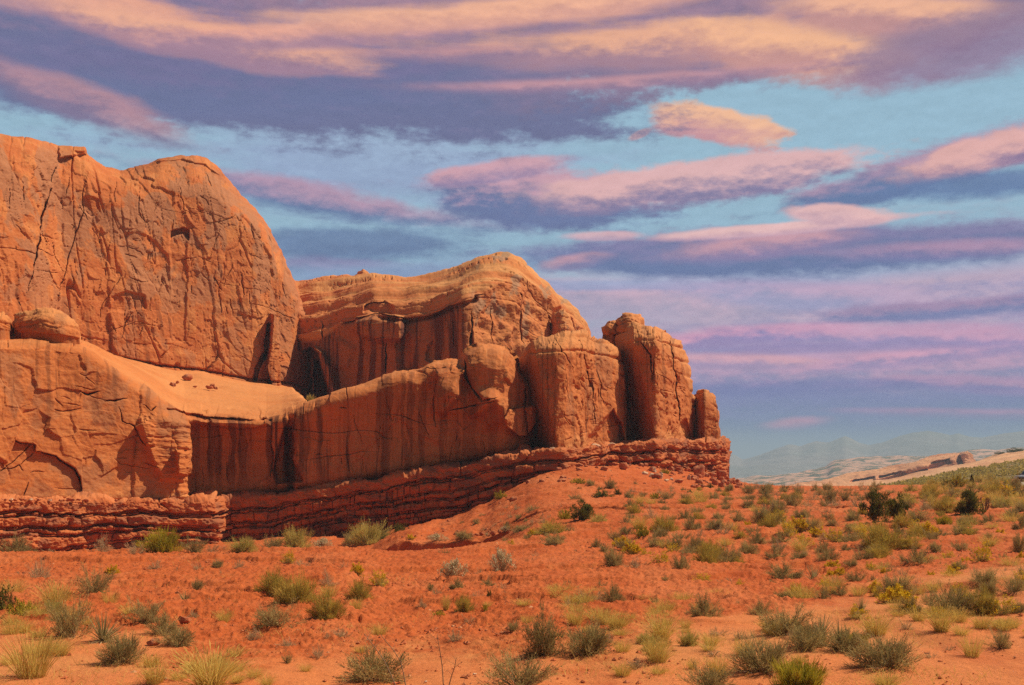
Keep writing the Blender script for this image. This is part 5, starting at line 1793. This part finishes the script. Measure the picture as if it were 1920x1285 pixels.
rs = random.Random(4)


def scatter(n, poly, kinds, size, hr=(0.55, 0.85), wmax=39.0):
    xs = [p[0] for p in poly]; ys = [p[1] for p in poly]
    made = tries = 0
    while made < n and tries < n * 60:
        tries += 1
        px, py = rs.uniform(min(xs), max(xs)), rs.uniform(min(ys), max(ys))
        if not inside(np.array([px]), np.array([py]), poly)[0]:
            continue
        x, y, z = on_ground(px, py)
        w = min(wmax, rs.uniform(*size) * F / y)
        if not clear_of(px, py, w):
            continue
        plant(rs.choice(kinds), px, py, w, w * rs.uniform(*hr))
        made += 1


# sparse scrub on the right flat, thicker to the right
scatter(46, [(1400, 916), (1640, 922), (1700, 935), (1660, 960), (1400, 955)], 'SSSSOTS', (0.55, 1.0))
scatter(46, [(1190, 940), (1400, 925), (1400, 1010), (1300, 1050), (1130, 1010)], 'SSSSTOG', (0.45, 0.85))
scatter(50, [(1400, 955), (1920, 945), (1930, 1000), (1600, 1050), (1400, 1070)], 'SSSOSTRG', (0.45, 0.9))
scatter(22, [(1740, 930), (1920, 915), (1930, 990), (1740, 970)], 'SOSGS', (0.7, 1.2))
scatter(46, [(1690, 928), (1750, 914), (1830, 903), (1890, 897), (1896, 908), (1930, 918), (1920, 932), (1800, 932), (1700, 940)], 'PPPPG', (0.9, 1.5), (0.5, 0.75))
scatter(34, [(1560, 1060), (1920, 1050), (1920, 1120), (1560, 1120)], 'SSTGR', (0.25, 0.55))
scatter(22, [(1060, 915), (1300, 905), (1380, 925), (1200, 945), (1060, 950)], 'SSTD', (0.35, 0.7))
scatter(26, [(860, 985), (960, 950), (1060, 950), (1060, 990), (900, 1000)], 'SSTT', (0.25, 0.5))
scatter(8, [(880, 880), (1000, 850), (1000, 858), (890, 886)], 'TG', (0.4, 0.8))
scatter(30, [(720, 1040), (1180, 1040), (1180, 1130), (720, 1130)], 'TTTS', (0.2, 0.4), (0.4, 0.7))
scatter(20, [(250, 1060), (700, 1060), (700, 1250), (420, 1250), (250, 1120)], 'TTTGS', (0.15, 0.35), (0.4, 0.8))
scatter(34, [(900, 1130), (1560, 1110), (1560, 1270), (1100, 1270), (900, 1180)], 'GGTT', (0.18, 0.4), (0.4, 0.8))
def clump(px, py, n, kinds, size, spread):
    for _ in range(n):
        qx, qy = px + rs.gauss(0, spread), py + rs.gauss(0, spread * 0.22)
        x, y, z = on_ground(qx, qy)
        w = min(39.0, rs.uniform(*size) * F / y)
        plant(rs.choice(kinds), qx, qy, w, w * rs.uniform(0.5, 0.85))


for a in ((1480, 1190, 5, 'SGO', (.3, .5), 40), (1560, 1205, 5, 'SEG', (.3, .5), 36), (1800, 1150, 6, 'SOG', (.3, .5), 44), (1700, 1140, 4, 'RG', (.3, .45), 30), (1240, 1215, 5, 'GGP', (.25, .4), 30), (1120, 1130, 6, 'GGT', (.3, .5), 44),
          (1345, 1060, 4, 'SO', (.5, .8), 30), (1660, 1030, 5, 'SOT', (.5, .8), 40), (1800, 1000, 7, 'SOP', (.5, .9), 50), (1880, 960, 8, 'PSG', (.6, 1.0), 40), (1450, 985, 5, 'SOR', (.5, .8), 30), (110, 1160, 6, 'GGG', (.25, .45), 40),
          (60, 1230, 5, 'GG', (.3, .5), 36), (560, 1130, 4, 'OG', (.4, .7), 30), (1030, 1012, 4, 'SR', (.4, .7), 26), (1400, 1200, 3, 'GT', (.2, .35), 40), (380, 1270, 4, 'GG', (.25, .4), 36), (1720, 1080, 6, 'SRG', (.3, .5), 60)):
    clump(*a)
for c_, px_, py_, w_, h_ in (('R', 769, 1013, 18, 11), ('B', 820, 1015, 38, 14), ('S', 871, 1013, 36, 17), ('T', 915, 1005, 16, 9), ('B', 946, 1001, 18, 11), ('D', 722, 1012, 20, 12)):
    plant(c_, px_, py_, w_, h_)
for a in ((40, 1180, 7, 'GGP', (.3, .6), 46), (140, 1160, 6, 'GGP', (.3, .5), 40), (420, 1260, 7, 'GG', (.3, .6), 44), (1880, 940, 9, 'PPRG', (.7, 1.2), 46), (1780, 945, 7, 'PGO', (.7, 1.1), 50),
          (1650, 1150, 6, 'GGR', (.3, .5), 60), (1850, 1180, 7, 'GGR', (.3, .5), 60), (1500, 1110, 6, 'GR', (.3, .5), 50), (1300, 1160, 6, 'GG', (.25, .45), 60), (1720, 1010, 8, 'ROG', (.5, .9), 70), (1560, 1000, 6, 'RGO', (.5, .8), 60),
          (1250, 1040, 5, 'RG', (.4, .7), 70), (1130, 1165, 6, 'GG', (.25, .45), 40)):
    clump(*a)
# one small shrub by the alcove at the back of the bench
bx = P(673 - 3, 748, 92)
o = link('dry_shrub', PROTO['pale_bush'][0][1], None, 'small pale bush at the foot of the arched alcove behind the bench', 'bush')
o.location = P(582, 757, 88); o.scale = (0.42, 0.42, 0.75); o.name = 'pale_bush'


# bare stalks close to the lens
def stalk(pts, label):
    path = []
    base = None
    for px, py in pts:
        base = on_ground(*pts[0]) if base is None else base
        d = base[1]
        path.append(P(px, py, d))
    path = np.array(path)
    path[0, 2] -= 0.1
    t = np.linspace(0, 1, 9)
    path = np.stack([np.interp(t, np.linspace(0, 1, len(path)), path[:, i]) for i in range(3)], -1)
    path[:, 1] += 0.06 * np.sin(t * 5)
    g = [tube(path, 0.007 * (1 - 0.6 * t) + 0.001, 5)]
    rng = np.random.default_rng(int(pts[0][0]))
    for k in (3, 5, 6, 7):
        q = path[k] + np.array([rng.normal() * 0.06, rng.normal() * 0.05, 0.08])
        g.append(tube([path[k], (path[k] + q) / 2 + rng.normal(size=3) * 0.008, q], [0.003, 0.0025, 0.0012], 4))
    V, Q, Mk = cat(g)
    link('dry_stalk', make_mesh('dry_stalk', V, Q.ravel(), np.full(len(Q), 4), True, Mk, M_wood), None, label, 'dry stalk', 'bare dry stalks')


stalk([(758, 1310), (722, 1245), (700, 1210), (684, 1187)], 'bare stalk leaning left across the big grey shrub, left one of two')
stalk([(767, 1310), (752, 1245), (735, 1215), (715, 1190)], 'bare stalk leaning left across the big grey shrub, right one of two')
stalk([(833, 1310), (829, 1255), (824, 1215), (820, 1188)], 'upright bare stalk at the bottom, left of the largest round shrub')
stalk([(832, 1308), (846, 1270), (853, 1250), (856, 1232)], 'short forked stalk curving right beside the upright bare stalk')


# ------------------------------------------------------------------ stones
def boulder_mesh(seed, mat, blocky=1.0):
    import bmesh
    bm = bmesh.new()
    bmesh.ops.create_icosphere(bm, subdivisions=4, radius=1.0)
    V = np.array([v.co[:] for v in bm.verts])
    Fc = np.array([[v.index for v in f.verts] for f in bm.faces])
    bm.free()
    rng = np.random.default_rng(seed)
    for _ in range(9):
        n = unit(rng.normal(size=3) * [1, 1, 0.8]); c = 0.45 + 0.3 * rng.random()
        k = V @ n - c
        V = V - np.clip(k, 0, None)[:, None] * n * 0.92 * blocky
    V = V + unit(V) * (fbm(V[:, 0] * 1.6 + seed, V[:, 1] * 1.6, V[:, 2] * 1.6, 4, 0.55) * 0.14)[:, None]
    V /= np.abs(V).max(0)
    n_ = fbm(V[:, 0] * 1.5 + seed, V[:, 1] * 1.5, V[:, 2] * 1.5, 3)
    Mk = np.stack([0 * n_, sm(0.1, 0.4, n_) * 0.5, sm(0.1, .5, -n_) * 0.5, 0 * n_ + 1], -1)
    return make_mesh('boulder', V, Fc.ravel(), np.full(len(Fc), 3), True, Mk, mat)


RED = [boulder_mesh(i, M_boulder) for i in range(1, 6)]
WHITE = [boulder_mesh(i + 20, M_pale_rock, 1.1) for i in range(1, 5)]
n_stone = 0


def stone(px, py, w, h, label, white=False, at=None, group='loose stones', dep=0.8):
    global n_stone
    n_stone += 1
    x, y, z = on_ground(px, py) if at is None else at
    me = (WHITE if white else RED)[n_stone % (4 if white else 5)]
    o = link('boulder', me, None, label, 'boulder', group)
    a, c = w * y / F / 2, h * y / F / 2
    o.scale = (a, a * dep, c * 1.15)
    o.location = (x, y, z + c * 0.85)
    o.rotation_euler = (0.15 * math.sin(n_stone * 3.1), 0.15 * math.cos(n_stone * 2.3), 0.5 * math.sin(n_stone * 1.7))


def bench_point(px, py):
    """A point on the slickrock bench seen at a photo pixel."""
    d0, d1 = float(fw_D(px)) + 2, float(cl_D(px)) + 3
    p0, p1 = float(fw_crest(px)), float(cl_base(px)) - 4
    z0, z1 = EYE + d0 * (YH - p0) / F, EYE + d1 * (YH - p1) / F
    t = np.linspace(0, 1, 400)
    d = d0 + (d1 - d0) * t
    z = z0 + (z1 - z0) * t + 0.25 * np.sin(np.pi * t)
    row = YH - (z - EYE) * F / d
    k = int(np.argmin(np.abs(row - py)))
    return (float(d[k] * (px - 960) / F), float(d[k]), float(z[k]) - 0.1)


for px_, py_, w, h, lab in [(353, 711, 24, 14, 'largest brown boulder on the pale bench'), (325, 722, 13, 8, 'squat boulder at the left on the pale bench'), (332, 717, 9, 6, 'small stone just behind the squat left boulder on the bench'),
                            (366, 725, 9, 4, 'flat little stone midway along the pale bench'), (392, 727, 15, 6, 'flat slab at the right end of the bench stones'), (399, 725, 14, 9, 'leaning block at the right end of the bench stones'),
                            (405, 728, 9, 6, 'outermost small stone at the right of the bench'), (305, 678, 12, 9, 'dark boulder against the cliff foot at the back of the bench'),
                            (257, 672, 14, 10, 'pale broken block at the cliff foot, left end of the bench')]:
    stone(px_, py_, w, h, lab, 'pale' in lab.split('on')[0] and 'broken' in lab, bench_point(px_, py_), 'boulders on the bench')
for px_, py_, w, h, lab in [(1292, 903, 10, 12, 'lone pointed white boulder right of the white boulder group'), (1209, 893, 13, 11, 'leftmost white boulder of the group below the buttress'), (1221, 898, 14, 10, 'flat white boulder second from left in the group'),
                            (1226, 889, 12, 12, 'upright white boulder at the back of the group'), (1238, 901, 16, 14, 'largest tan boulder in the white boulder group'), (1249, 905, 11, 8, 'low white boulder at the front of the group'), (1258, 905, 10, 9, 'rightmost white boulder of the group'),
                            (1180, 878, 12, 14, 'white wedge stone near the ledge top below the cleft'), (1035, 848, 20, 9, 'white block lying on the ledge under the broad buttress'), (1118, 839, 20, 9, 'white rubble on the ledge beside the buttress foot'), (1146, 838, 16, 8, 'white rubble under the dark cleft')]:
    at = None
    if 'ledge' in lab or 'cleft' in lab:
        d = float(st_D(px_)) + 0.4
        at = tuple(float(v) for v in P(px_, py_, d))
    stone(px_, py_, w, h, lab, True, at, 'white boulders')
for px_, py_, w, h, lab in [(964, 943, 22, 13, 'flat-topped red stone on the talus casting a shadow'), (1211, 912, 11, 6, 'single red boulder on bare slope below the white group'), (1310, 895, 30, 24, 'large red block at the corner of the ledge'), (1335, 892, 30, 28, 'largest fallen red block at the right end of the ledge'),
                            (1352, 900, 24, 20, 'red block heaped right of the largest fallen one'), (1423, 917, 9, 8, 'small dark red stone on the skyline right of the ledge'), (1472, 921, 7, 6, 'tiny red stone on the skyline by a shrub'), (1166, 1005, 10, 7, 'dark red stone on the open slope right of centre'),
                            (697, 1047, 9, 8, 'little red stone standing on the crest'), (345, 1170, 26, 14, 'red clod slab under the spreading grey shrub'), (290, 1212, 30, 16, 'crumbled red clod below the grey shrubs'), (987, 892, 32, 14, 'long red slab at the top of the talus')]:
    stone(px_, py_, w, h, lab, False)
stone(310, 1277, 9, 6, 'small white pebble on pale sand at the lower left', True)
stone(798, 1280, 7, 4, 'white pebble at the bottom near the bare stalks', True)
stone(890, 1266, 8, 4, 'white pebble left of the largest round shrub', True)
for _ in range(26):
    px_ = rs.uniform(748, 975)
    w = rs.uniform(5, 13)
    stone(px_, 1003 + rs.uniform(-3, 10) - 0.02 * (px_ - 748), w, w * rs.uniform(0.5, 0.8), 'red stone fallen along the foot of the little cut bank', False, None, 'stones along the cut bank')
LAB = 'small red stone among the rubble heaped under the ledge'
rs2 = random.Random(9)
rub = [(rs2.uniform(1300, 1395), 0) for _ in range(60)]
for px_, _ in rub:
    top = np.interp(px_, [1300, 1350, 1370, 1395], [893, 888, 900, 914])
    w = rs2.uniform(5, 17) * (1.0 if px_ < 1375 else 0.7)
    stone(px_, rs2.uniform(top, 917), w, w * rs2.uniform(0.5, 0.9), 'red stone in the rubble slope at the right end of the ledge', False, None, 'rubble at the right end of the ledge')
for _ in range(110):
    px_ = rs2.uniform(960, 1300)
    lo = np.interp(px_, [960, 1000, 1100, 1200, 1300], [905, 888, 876, 872, 893])
    w = rs2.uniform(5, 19) * rs2.choice([1, 1, 0.6])
    stone(px_, lo + rs2.random() ** 1.8 * 26, w, w * rs2.uniform(0.45, 0.8), LAB, False, None, 'rubble under the ledge')
for _ in range(34):
    px_ = rs2.uniform(760, 985)
    lo = np.interp(px_, [760, 850, 930, 985], [996, 966, 932, 900])
    w = rs2.uniform(4, 10)
    stone(px_, lo + rs2.random() * 22, w, w * rs2.uniform(0.45, 0.7), 'small red stone at the upper edge of the talus', False, None, 'stones on the talus')
for _ in range(46):
    px_ = rs2.uniform(-10, 415)
    d = float(st_D(px_)) + rs2.uniform(0.15, 0.6)
    w = rs2.uniform(3, 12)
    stone(px_, 0, w, w * rs2.uniform(0.4, 0.7), 'rubble stone on top of the left ledge', rs2.random() < 0.15, tuple(float(v) for v in P(px_, float(strata_top(px_)) + 1.5, d)), 'rubble on the left ledge')


# ------------------------------------------------------------------ gravel, litter, scrub: past counting
def gravel():
    rng = np.random.default_rng(2)
    n = 20000
    d = np.exp(rng.uniform(math.log(12.5), math.log(60), n))
    px = rng.uniform(-60, 1980, n)
    x, y = d * (px - 960) / F, d
    keep = (fbm(x * 0.35, y * 0.35, 5.0, 3) + 0.25 * rng.normal(size=n) > 0.0) & (sand_amount(px, d) < rng.random(n) + 0.15)
    x, y, d = x[keep], y[keep], d[keep]
    n = len(x)
    z = ground_z(x, y)
    s = 0.009 + 0.035 * rng.random(n) ** 4 + 0.0004 * d
    oc = np.array([[1, 0, 0], [0, 1, 0], [-1, 0, 0], [0, -1, 0], [0, 0, 1], [0, 0, -1]], float)
    V = oc[None] * (1 + 0.5 * rng.normal(size=(n, 6, 1)) * 0.5) * s[:, None, None] * [1.2, 1.0, 0.7]
    a = rng.random(n) * 6.283
    c, s_ = np.cos(a)[:, None], np.sin(a)[:, None]
    V = np.stack([V[..., 0] * c - V[..., 1] * s_, V[..., 0] * s_ + V[..., 1] * c, V[..., 2]], -1) + np.stack([x, y, z + 0.01], -1)[:, None]
    t = np.array([[0, 1, 4], [1, 2, 4], [2, 3, 4], [3, 0, 4], [1, 0, 5], [2, 1, 5], [3, 2, 5], [0, 3, 5]])
    Fc = (t[None] + (np.arange(n) * 6)[:, None, None]).reshape(-1, 3)
    Mk = np.zeros((n, 6, 4)); Mk[..., 3] = 1; Mk[..., 2] = ((rng.random(n) < 0.05) * 0.7)[:, None]
    link('gravel', make_mesh('gravel', V, Fc.ravel(), np.full(len(Fc), 3), False, Mk.reshape(-1, 4), M_boulder), kind='stuff')


def litter():
    """Thin dry grass strewn over the sandy places."""
    rng = np.random.default_rng(6)
    n = 26000
    d = np.exp(rng.uniform(math.log(12.8), math.log(40), n))
    px = rng.uniform(-60, 1980, n)
    x, y = d * (px - 960) / F, d
    py = YH + EYE * F / d
    zone = np.maximum.reduce([sm(1090, 1150, py) * sm(1000, 1250, px), sm(1090, 1180, py) * sm(420, 300, px), 0.25 + 0 * px])
    keep = fbm(x * 0.5, y * 0.5, 9.0, 3) + 0.12 * rng.normal(size=n) > 0.42 - 0.38 * zone
    x, y, d = x[keep], y[keep], d[keep]
    n = len(x)
    b = np.stack([x, y, ground_z(x, y) - 0.01], -1)
    a = rng.random(n) * 6.283
    L = 0.05 + 0.10 * rng.random(n)
    tip = b + np.stack([np.cos(a) * L * 0.7, np.sin(a) * L * 0.7, L * (0.3 + 0.9 * rng.random(n))], -1)
    V, Q, Mk = ribbons(b, (b + tip) / 2 + [0, 0, 0.01], tip, 0.0035 + 0.0002 * d, rng, 2, 0.4)
    link('grass', make_mesh('grass', V, Q.ravel(), np.full(len(Q), 4), False, Mk, M_straw), kind='stuff')


def far_scrub():
    rng = np.random.default_rng(8)
    n = 5200
    px = rng.uniform(1450, 2300, n); t = rng.random(n)
    # the slope between its near line and its crest, as the terrain is built
    near = scurve([(1440, 945), (2500, 880)], 10)
    d = 180 + 90 * t
    A = P(px, near(px), np.full(n, 180.0)); B = P(px, hill_top(px), np.full(n, 270.0))
    C = A * (1 - t[:, None]) + B * t[:, None]
    keep = fbm(C[:, 0] * 0.05, C[:, 1] * 0.05, 1.0, 3) + 0.3 * rng.normal(size=n) > -0.25
    C = C[keep]; n = len(C)
    m = 9
    s = 0.45 + 0.6 * rng.random(n) ** 2
    p = np.repeat(C, m, 0) + unit(rng.normal(size=(n * m, 3)) * [1, 1, 0.7] + [0, 0, 0.2]) * np.repeat(s, m)[:, None] * 0.5
    d_ = unit(rng.normal(size=(n * m, 3)) + [0, 0, 0.8])
    V, Q, Mk = ribbons(p, p + d_ * 0.25, p + d_ * 0.5, np.repeat(s, m) * 0.5, rng, 1, 0.3)
    link('scrub', make_mesh('scrub', V, Q.ravel(), np.full(len(Q), 4), False, Mk, M_olive), kind='stuff')


gravel(); litter(); far_scrub()
for px_, py_, w, h, lab in [(1905, 851, 30, 11, 'dark juniper clump on the pale slickrock skyline at right'), (1875, 853, 18, 6, 'low dark bush on the slickrock skyline left of the clump'), (1838, 884, 8, 7, 'single dark bush at the lower edge of the slickrock')]:
    o = link('juniper_tree', PROTO['juniper_tree'][2][1], None, lab, 'tree', 'trees far off on the slickrock')
    d = 425.0 if py_ < 870 else 300.0
    o.location = P(px_, py_, d); o.scale = (w * d / F / 1.35, w * d / F / 1.35, h * d / F)

# ------------------------------------------------------------------ parked car at the right edge
def car():
    def plain(name, colr, rough, metal=0.0, spec=0.5):
        m, nt, bsdf = new_mat(name)
        n = nt.noise(position(nt), 3.0, 4, 0.6)
        k = nt.m('MULTIPLY_ADD', n, 0.3, 0.85)
        nt.l.new(nt.mix(1.0, colr, nt.comb(k, k, k), 'MULTIPLY'), bsdf.inputs['Base Color'])
        bsdf.inputs['Roughness'].default_value = rough
        bsdf.inputs['Metallic'].default_value = metal
        bsdf.inputs['Specular IOR Level'].default_value = spec
        return m
    paint = plain('silver_paint', (0.42, 0.42, 0.43), 0.3, 0.6)
    glass = plain('car_glass', (0.03, 0.045, 0.045), 0.05, 0.0, 0.8)
    dark = plain('dark_trim', (0.025, 0.025, 0.027), 0.6)
    lamp = plain('lamp_glass', (0.6, 0.62, 0.65), 0.1, 0.3)
    steel = plain('wheel_alloy', (0.5, 0.5, 0.52), 0.3, 0.8)

    def loft(st, n=5):
        """Stations (x, half width, bottom, top, corner radius) joined into a closed hull."""
        rows = []
        for x, w, b, t, r in st:
            ring = []
            for cx, cz, a0 in ((w - r, t - r, 0), (-w + r, t - r, 90), (-w + r, b + r, 180), (w - r, b + r, 270)):
                for i in range(n):
                    a = R(a0 + 90 * i / (n - 1))
                    ring.append((x, cx + r * math.cos(a), cz + r * math.sin(a)))
            rows.append(ring)
        V = np.array(rows); m = V.shape[1]
        Q = [[i * m + j, (i + 1) * m + j, (i + 1) * m + (j + 1) % m, i * m + (j + 1) % m] for i in range(len(rows) - 1) for j in range(m)]
        flat = [k for q in Q for k in q] + list(range(m)) + [(len(rows) - 1) * m + j for j in range(m)][::-1]
        return V.reshape(-1, 3), flat, [4] * len(Q) + [m, m]

    root = link('parked_car', None, None, 'silver off-road car cut off by the right frame edge, front towards the viewer', 'car')

    def part(name, geo, mat, parent=root, smooth=True):
        return link(name, make_mesh('car_' + name, geo[0], geo[1], geo[2], smooth, None, mat), parent)

    part('body', loft([(2.28, 0.78, 0.48, 0.90, .12), (2.2, 0.86, 0.42, 0.98, .14), (1.6, 0.9, 0.40, 1.04, .14), (0.95, 0.91, 0.40, 1.10, .12), (-0.5, 0.92, 0.40, 1.12, .12), (-2.0, 0.9, 0.42, 1.12, .14), (-2.25, 0.85, 0.48, 1.06, .14)]), paint)
    part('cabin', loft([(0.98, 0.80, 1.06, 1.14, .03), (0.35, 0.72, 1.06, 1.72, .12), (0.1, 0.70, 1.06, 1.78, .12), (-1.7, 0.70, 1.06, 1.78, .12), (-2.1, 0.76, 1.06, 1.30, .05)]), paint)

    def pane(name, pts, mat=glass, parent=root):
        pts = np.array(pts, float)
        n = unit(np.cross(pts[1] - pts[0], pts[2] - pts[0]))
        V = np.concatenate([pts + n * 0.012, pts - n * 0.02]); k = len(pts)
        flat = list(range(k)) + [k + i for i in range(k)][::-1]; cnt = [k, k]
        for i in range(k):
            flat += [i, k + i, k + (i + 1) % k, (i + 1) % k]; cnt.append(4)
        return link(name, make_mesh('car_' + name, V, flat, cnt, False, None, mat), parent)
    pane('windshield', [(0.95, 0.70, 1.17), (0.95, -0.70, 1.17), (0.40, -0.62, 1.67), (0.40, 0.62, 1.67)][::-1])
    pane('rear_window', [(-2.08, -0.66, 1.34), (-2.08, 0.66, 1.34), (-1.76, 0.6, 1.70), (-1.76, -0.6, 1.70)][::-1])
    for s in (1, -1):
        for x0, x1, x2, x3 in ((0.72, -0.45, -0.45, 0.28), (-0.55, -1.85, -1.62, -0.55)):
            p = [(x0, s * 0.80, 1.16), (x1, s * 0.80, 1.16), (x2, s * 0.735, 1.66), (x3, s * 0.735, 1.66)]
            pane('side_window', p if s < 0 else p[::-1])
        part('headlight', loft([(2.20, 0.15, 0.74, 0.90, .04), (2.31, 0.13, 0.75, 0.89, .04)]), lamp).location = (0, s * 0.60, 0)
        part('mirror', loft([(0.86, 0.10, 1.10, 1.26, .04), (0.72, 0.10, 1.10, 1.26, .04)]), dark).location = (0, s * 1.0, 0)
    part('grille', loft([(2.24, 0.42, 0.70, 0.88, .03), (2.315, 0.40, 0.71, 0.87, .03)]), dark)
    part('bumper', loft([(2.1, 0.88, 0.42, 0.62, .06), (2.42, 0.78, 0.44, 0.60, .06)]), dark)
    for wx in (1.45, -1.4):
        for s in (1, -1):
            a = np.linspace(0, 2 * np.pi, 25)[:-1]
            prof = [(0.22, -0.10), (0.34, -0.11), (0.38, -0.07), (0.38, 0.07), (0.34, 0.11), (0.22, 0.10)]
            V = np.array([[(r * math.cos(t), y, r * math.sin(t)) for r, y in prof] for t in a]); k = len(prof)
            Q = [[i * k + j, ((i + 1) % 24) * k + j, ((i + 1) % 24) * k + (j + 1) % k, i * k + (j + 1) % k] for i in range(24) for j in range(k)]
            ty = part('wheel', (V.reshape(-1, 3), [q for f in Q for q in f], [4] * len(Q)), dark)
            ty.location = (wx, s * 0.86, 0.38)
            V = np.array([(0.23 * math.cos(t), y, 0.23 * math.sin(t)) for y in (-0.09, 0.09) for t in a])
            Q = [[i, (i + 1) % 24, 24 + (i + 1) % 24, 24 + i] for i in range(24)]
            part('rim', (V, [q for f in Q for q in f] + list(range(24))[::-1] + list(range(24, 48)), [4] * 24 + [24, 24]), steel, ty, False)
    d = 111.0
    x = d * (1937 - 960) / F
    root.location = (x, d, float(ground_z(x, d)) - 0.05)
    root.rotation_euler = (0, 0, math.atan2(-0.62, -0.78))
    # gravel track it stands on
    m, nt, bsdf = new_mat('road_gravel')
    n = nt.noise(position(nt), 2.5, 6, 0.7)
    nt.l.new(nt.mix(n, (0.30, 0.25, 0.2, 1), (0.5, 0.42, 0.34, 1)), bsdf.inputs['Base Color'])
    rows = np.linspace(103, 150, 40); cols = np.linspace(0, 1, 14)
    left = np.interp(rows, [103, 111, 125, 150], [1893, 1880, 1905, 1960]); right = np.interp(rows, [103, 111, 125, 150], [1990, 2000, 2030, 2100])
    pxs = left[:, None] * (1 - cols) + right[:, None] * cols
    X = rows[:, None] * (pxs - 960) / F; Y = np.broadcast_to(rows[:, None], X.shape)
    link('road', grid_mesh('road', np.stack([X, Y, ground_z(X, Y) + 0.10], -1), None, m), kind='structure')


car()



# ------------------------------------------------------------------ air
def haze():
    import bmesh
    bm = bmesh.new()
    bmesh.ops.create_cube(bm, size=1.0)
    x0, x1, y0, y1, z0, z1 = -31000, 31000, -12500, 41000, -91.0, 125
    for v in bm.verts:
        v.co = ((x0 + x1) / 2 + v.co.x * (x1 - x0), (y0 + y1) / 2 + v.co.y * (y1 - y0), (z0 + z1) / 2 + v.co.z * (z1 - z0))
    me = bpy.data.meshes.new('haze'); bm.to_mesh(me); bm.free()
    m = bpy.data.materials.new('haze_air'); m.use_nodes = True
    nt = m.node_tree; nt.nodes.clear()
    o = nt.nodes.new('ShaderNodeOutputMaterial'); v = nt.nodes.new('ShaderNodeVolumePrincipled')
    v.inputs['Color'].default_value = (0.62, 0.78, 0.95, 1)
    v.inputs['Density'].default_value = 0.00033
    v.inputs['Anisotropy'].default_value = 0.0
    nt.links.new(v.outputs[0], o.inputs['Volume'])
    me.materials.append(m)
    link('haze', me, kind='stuff')


haze()
scene.cycles.use_denoising = False
scene.cycles.max_bounces = 6
scene.cycles.diffuse_bounces = 3
scene.cycles.volume_bounces = 0
scene.cycles.transparent_max_bounces = 8
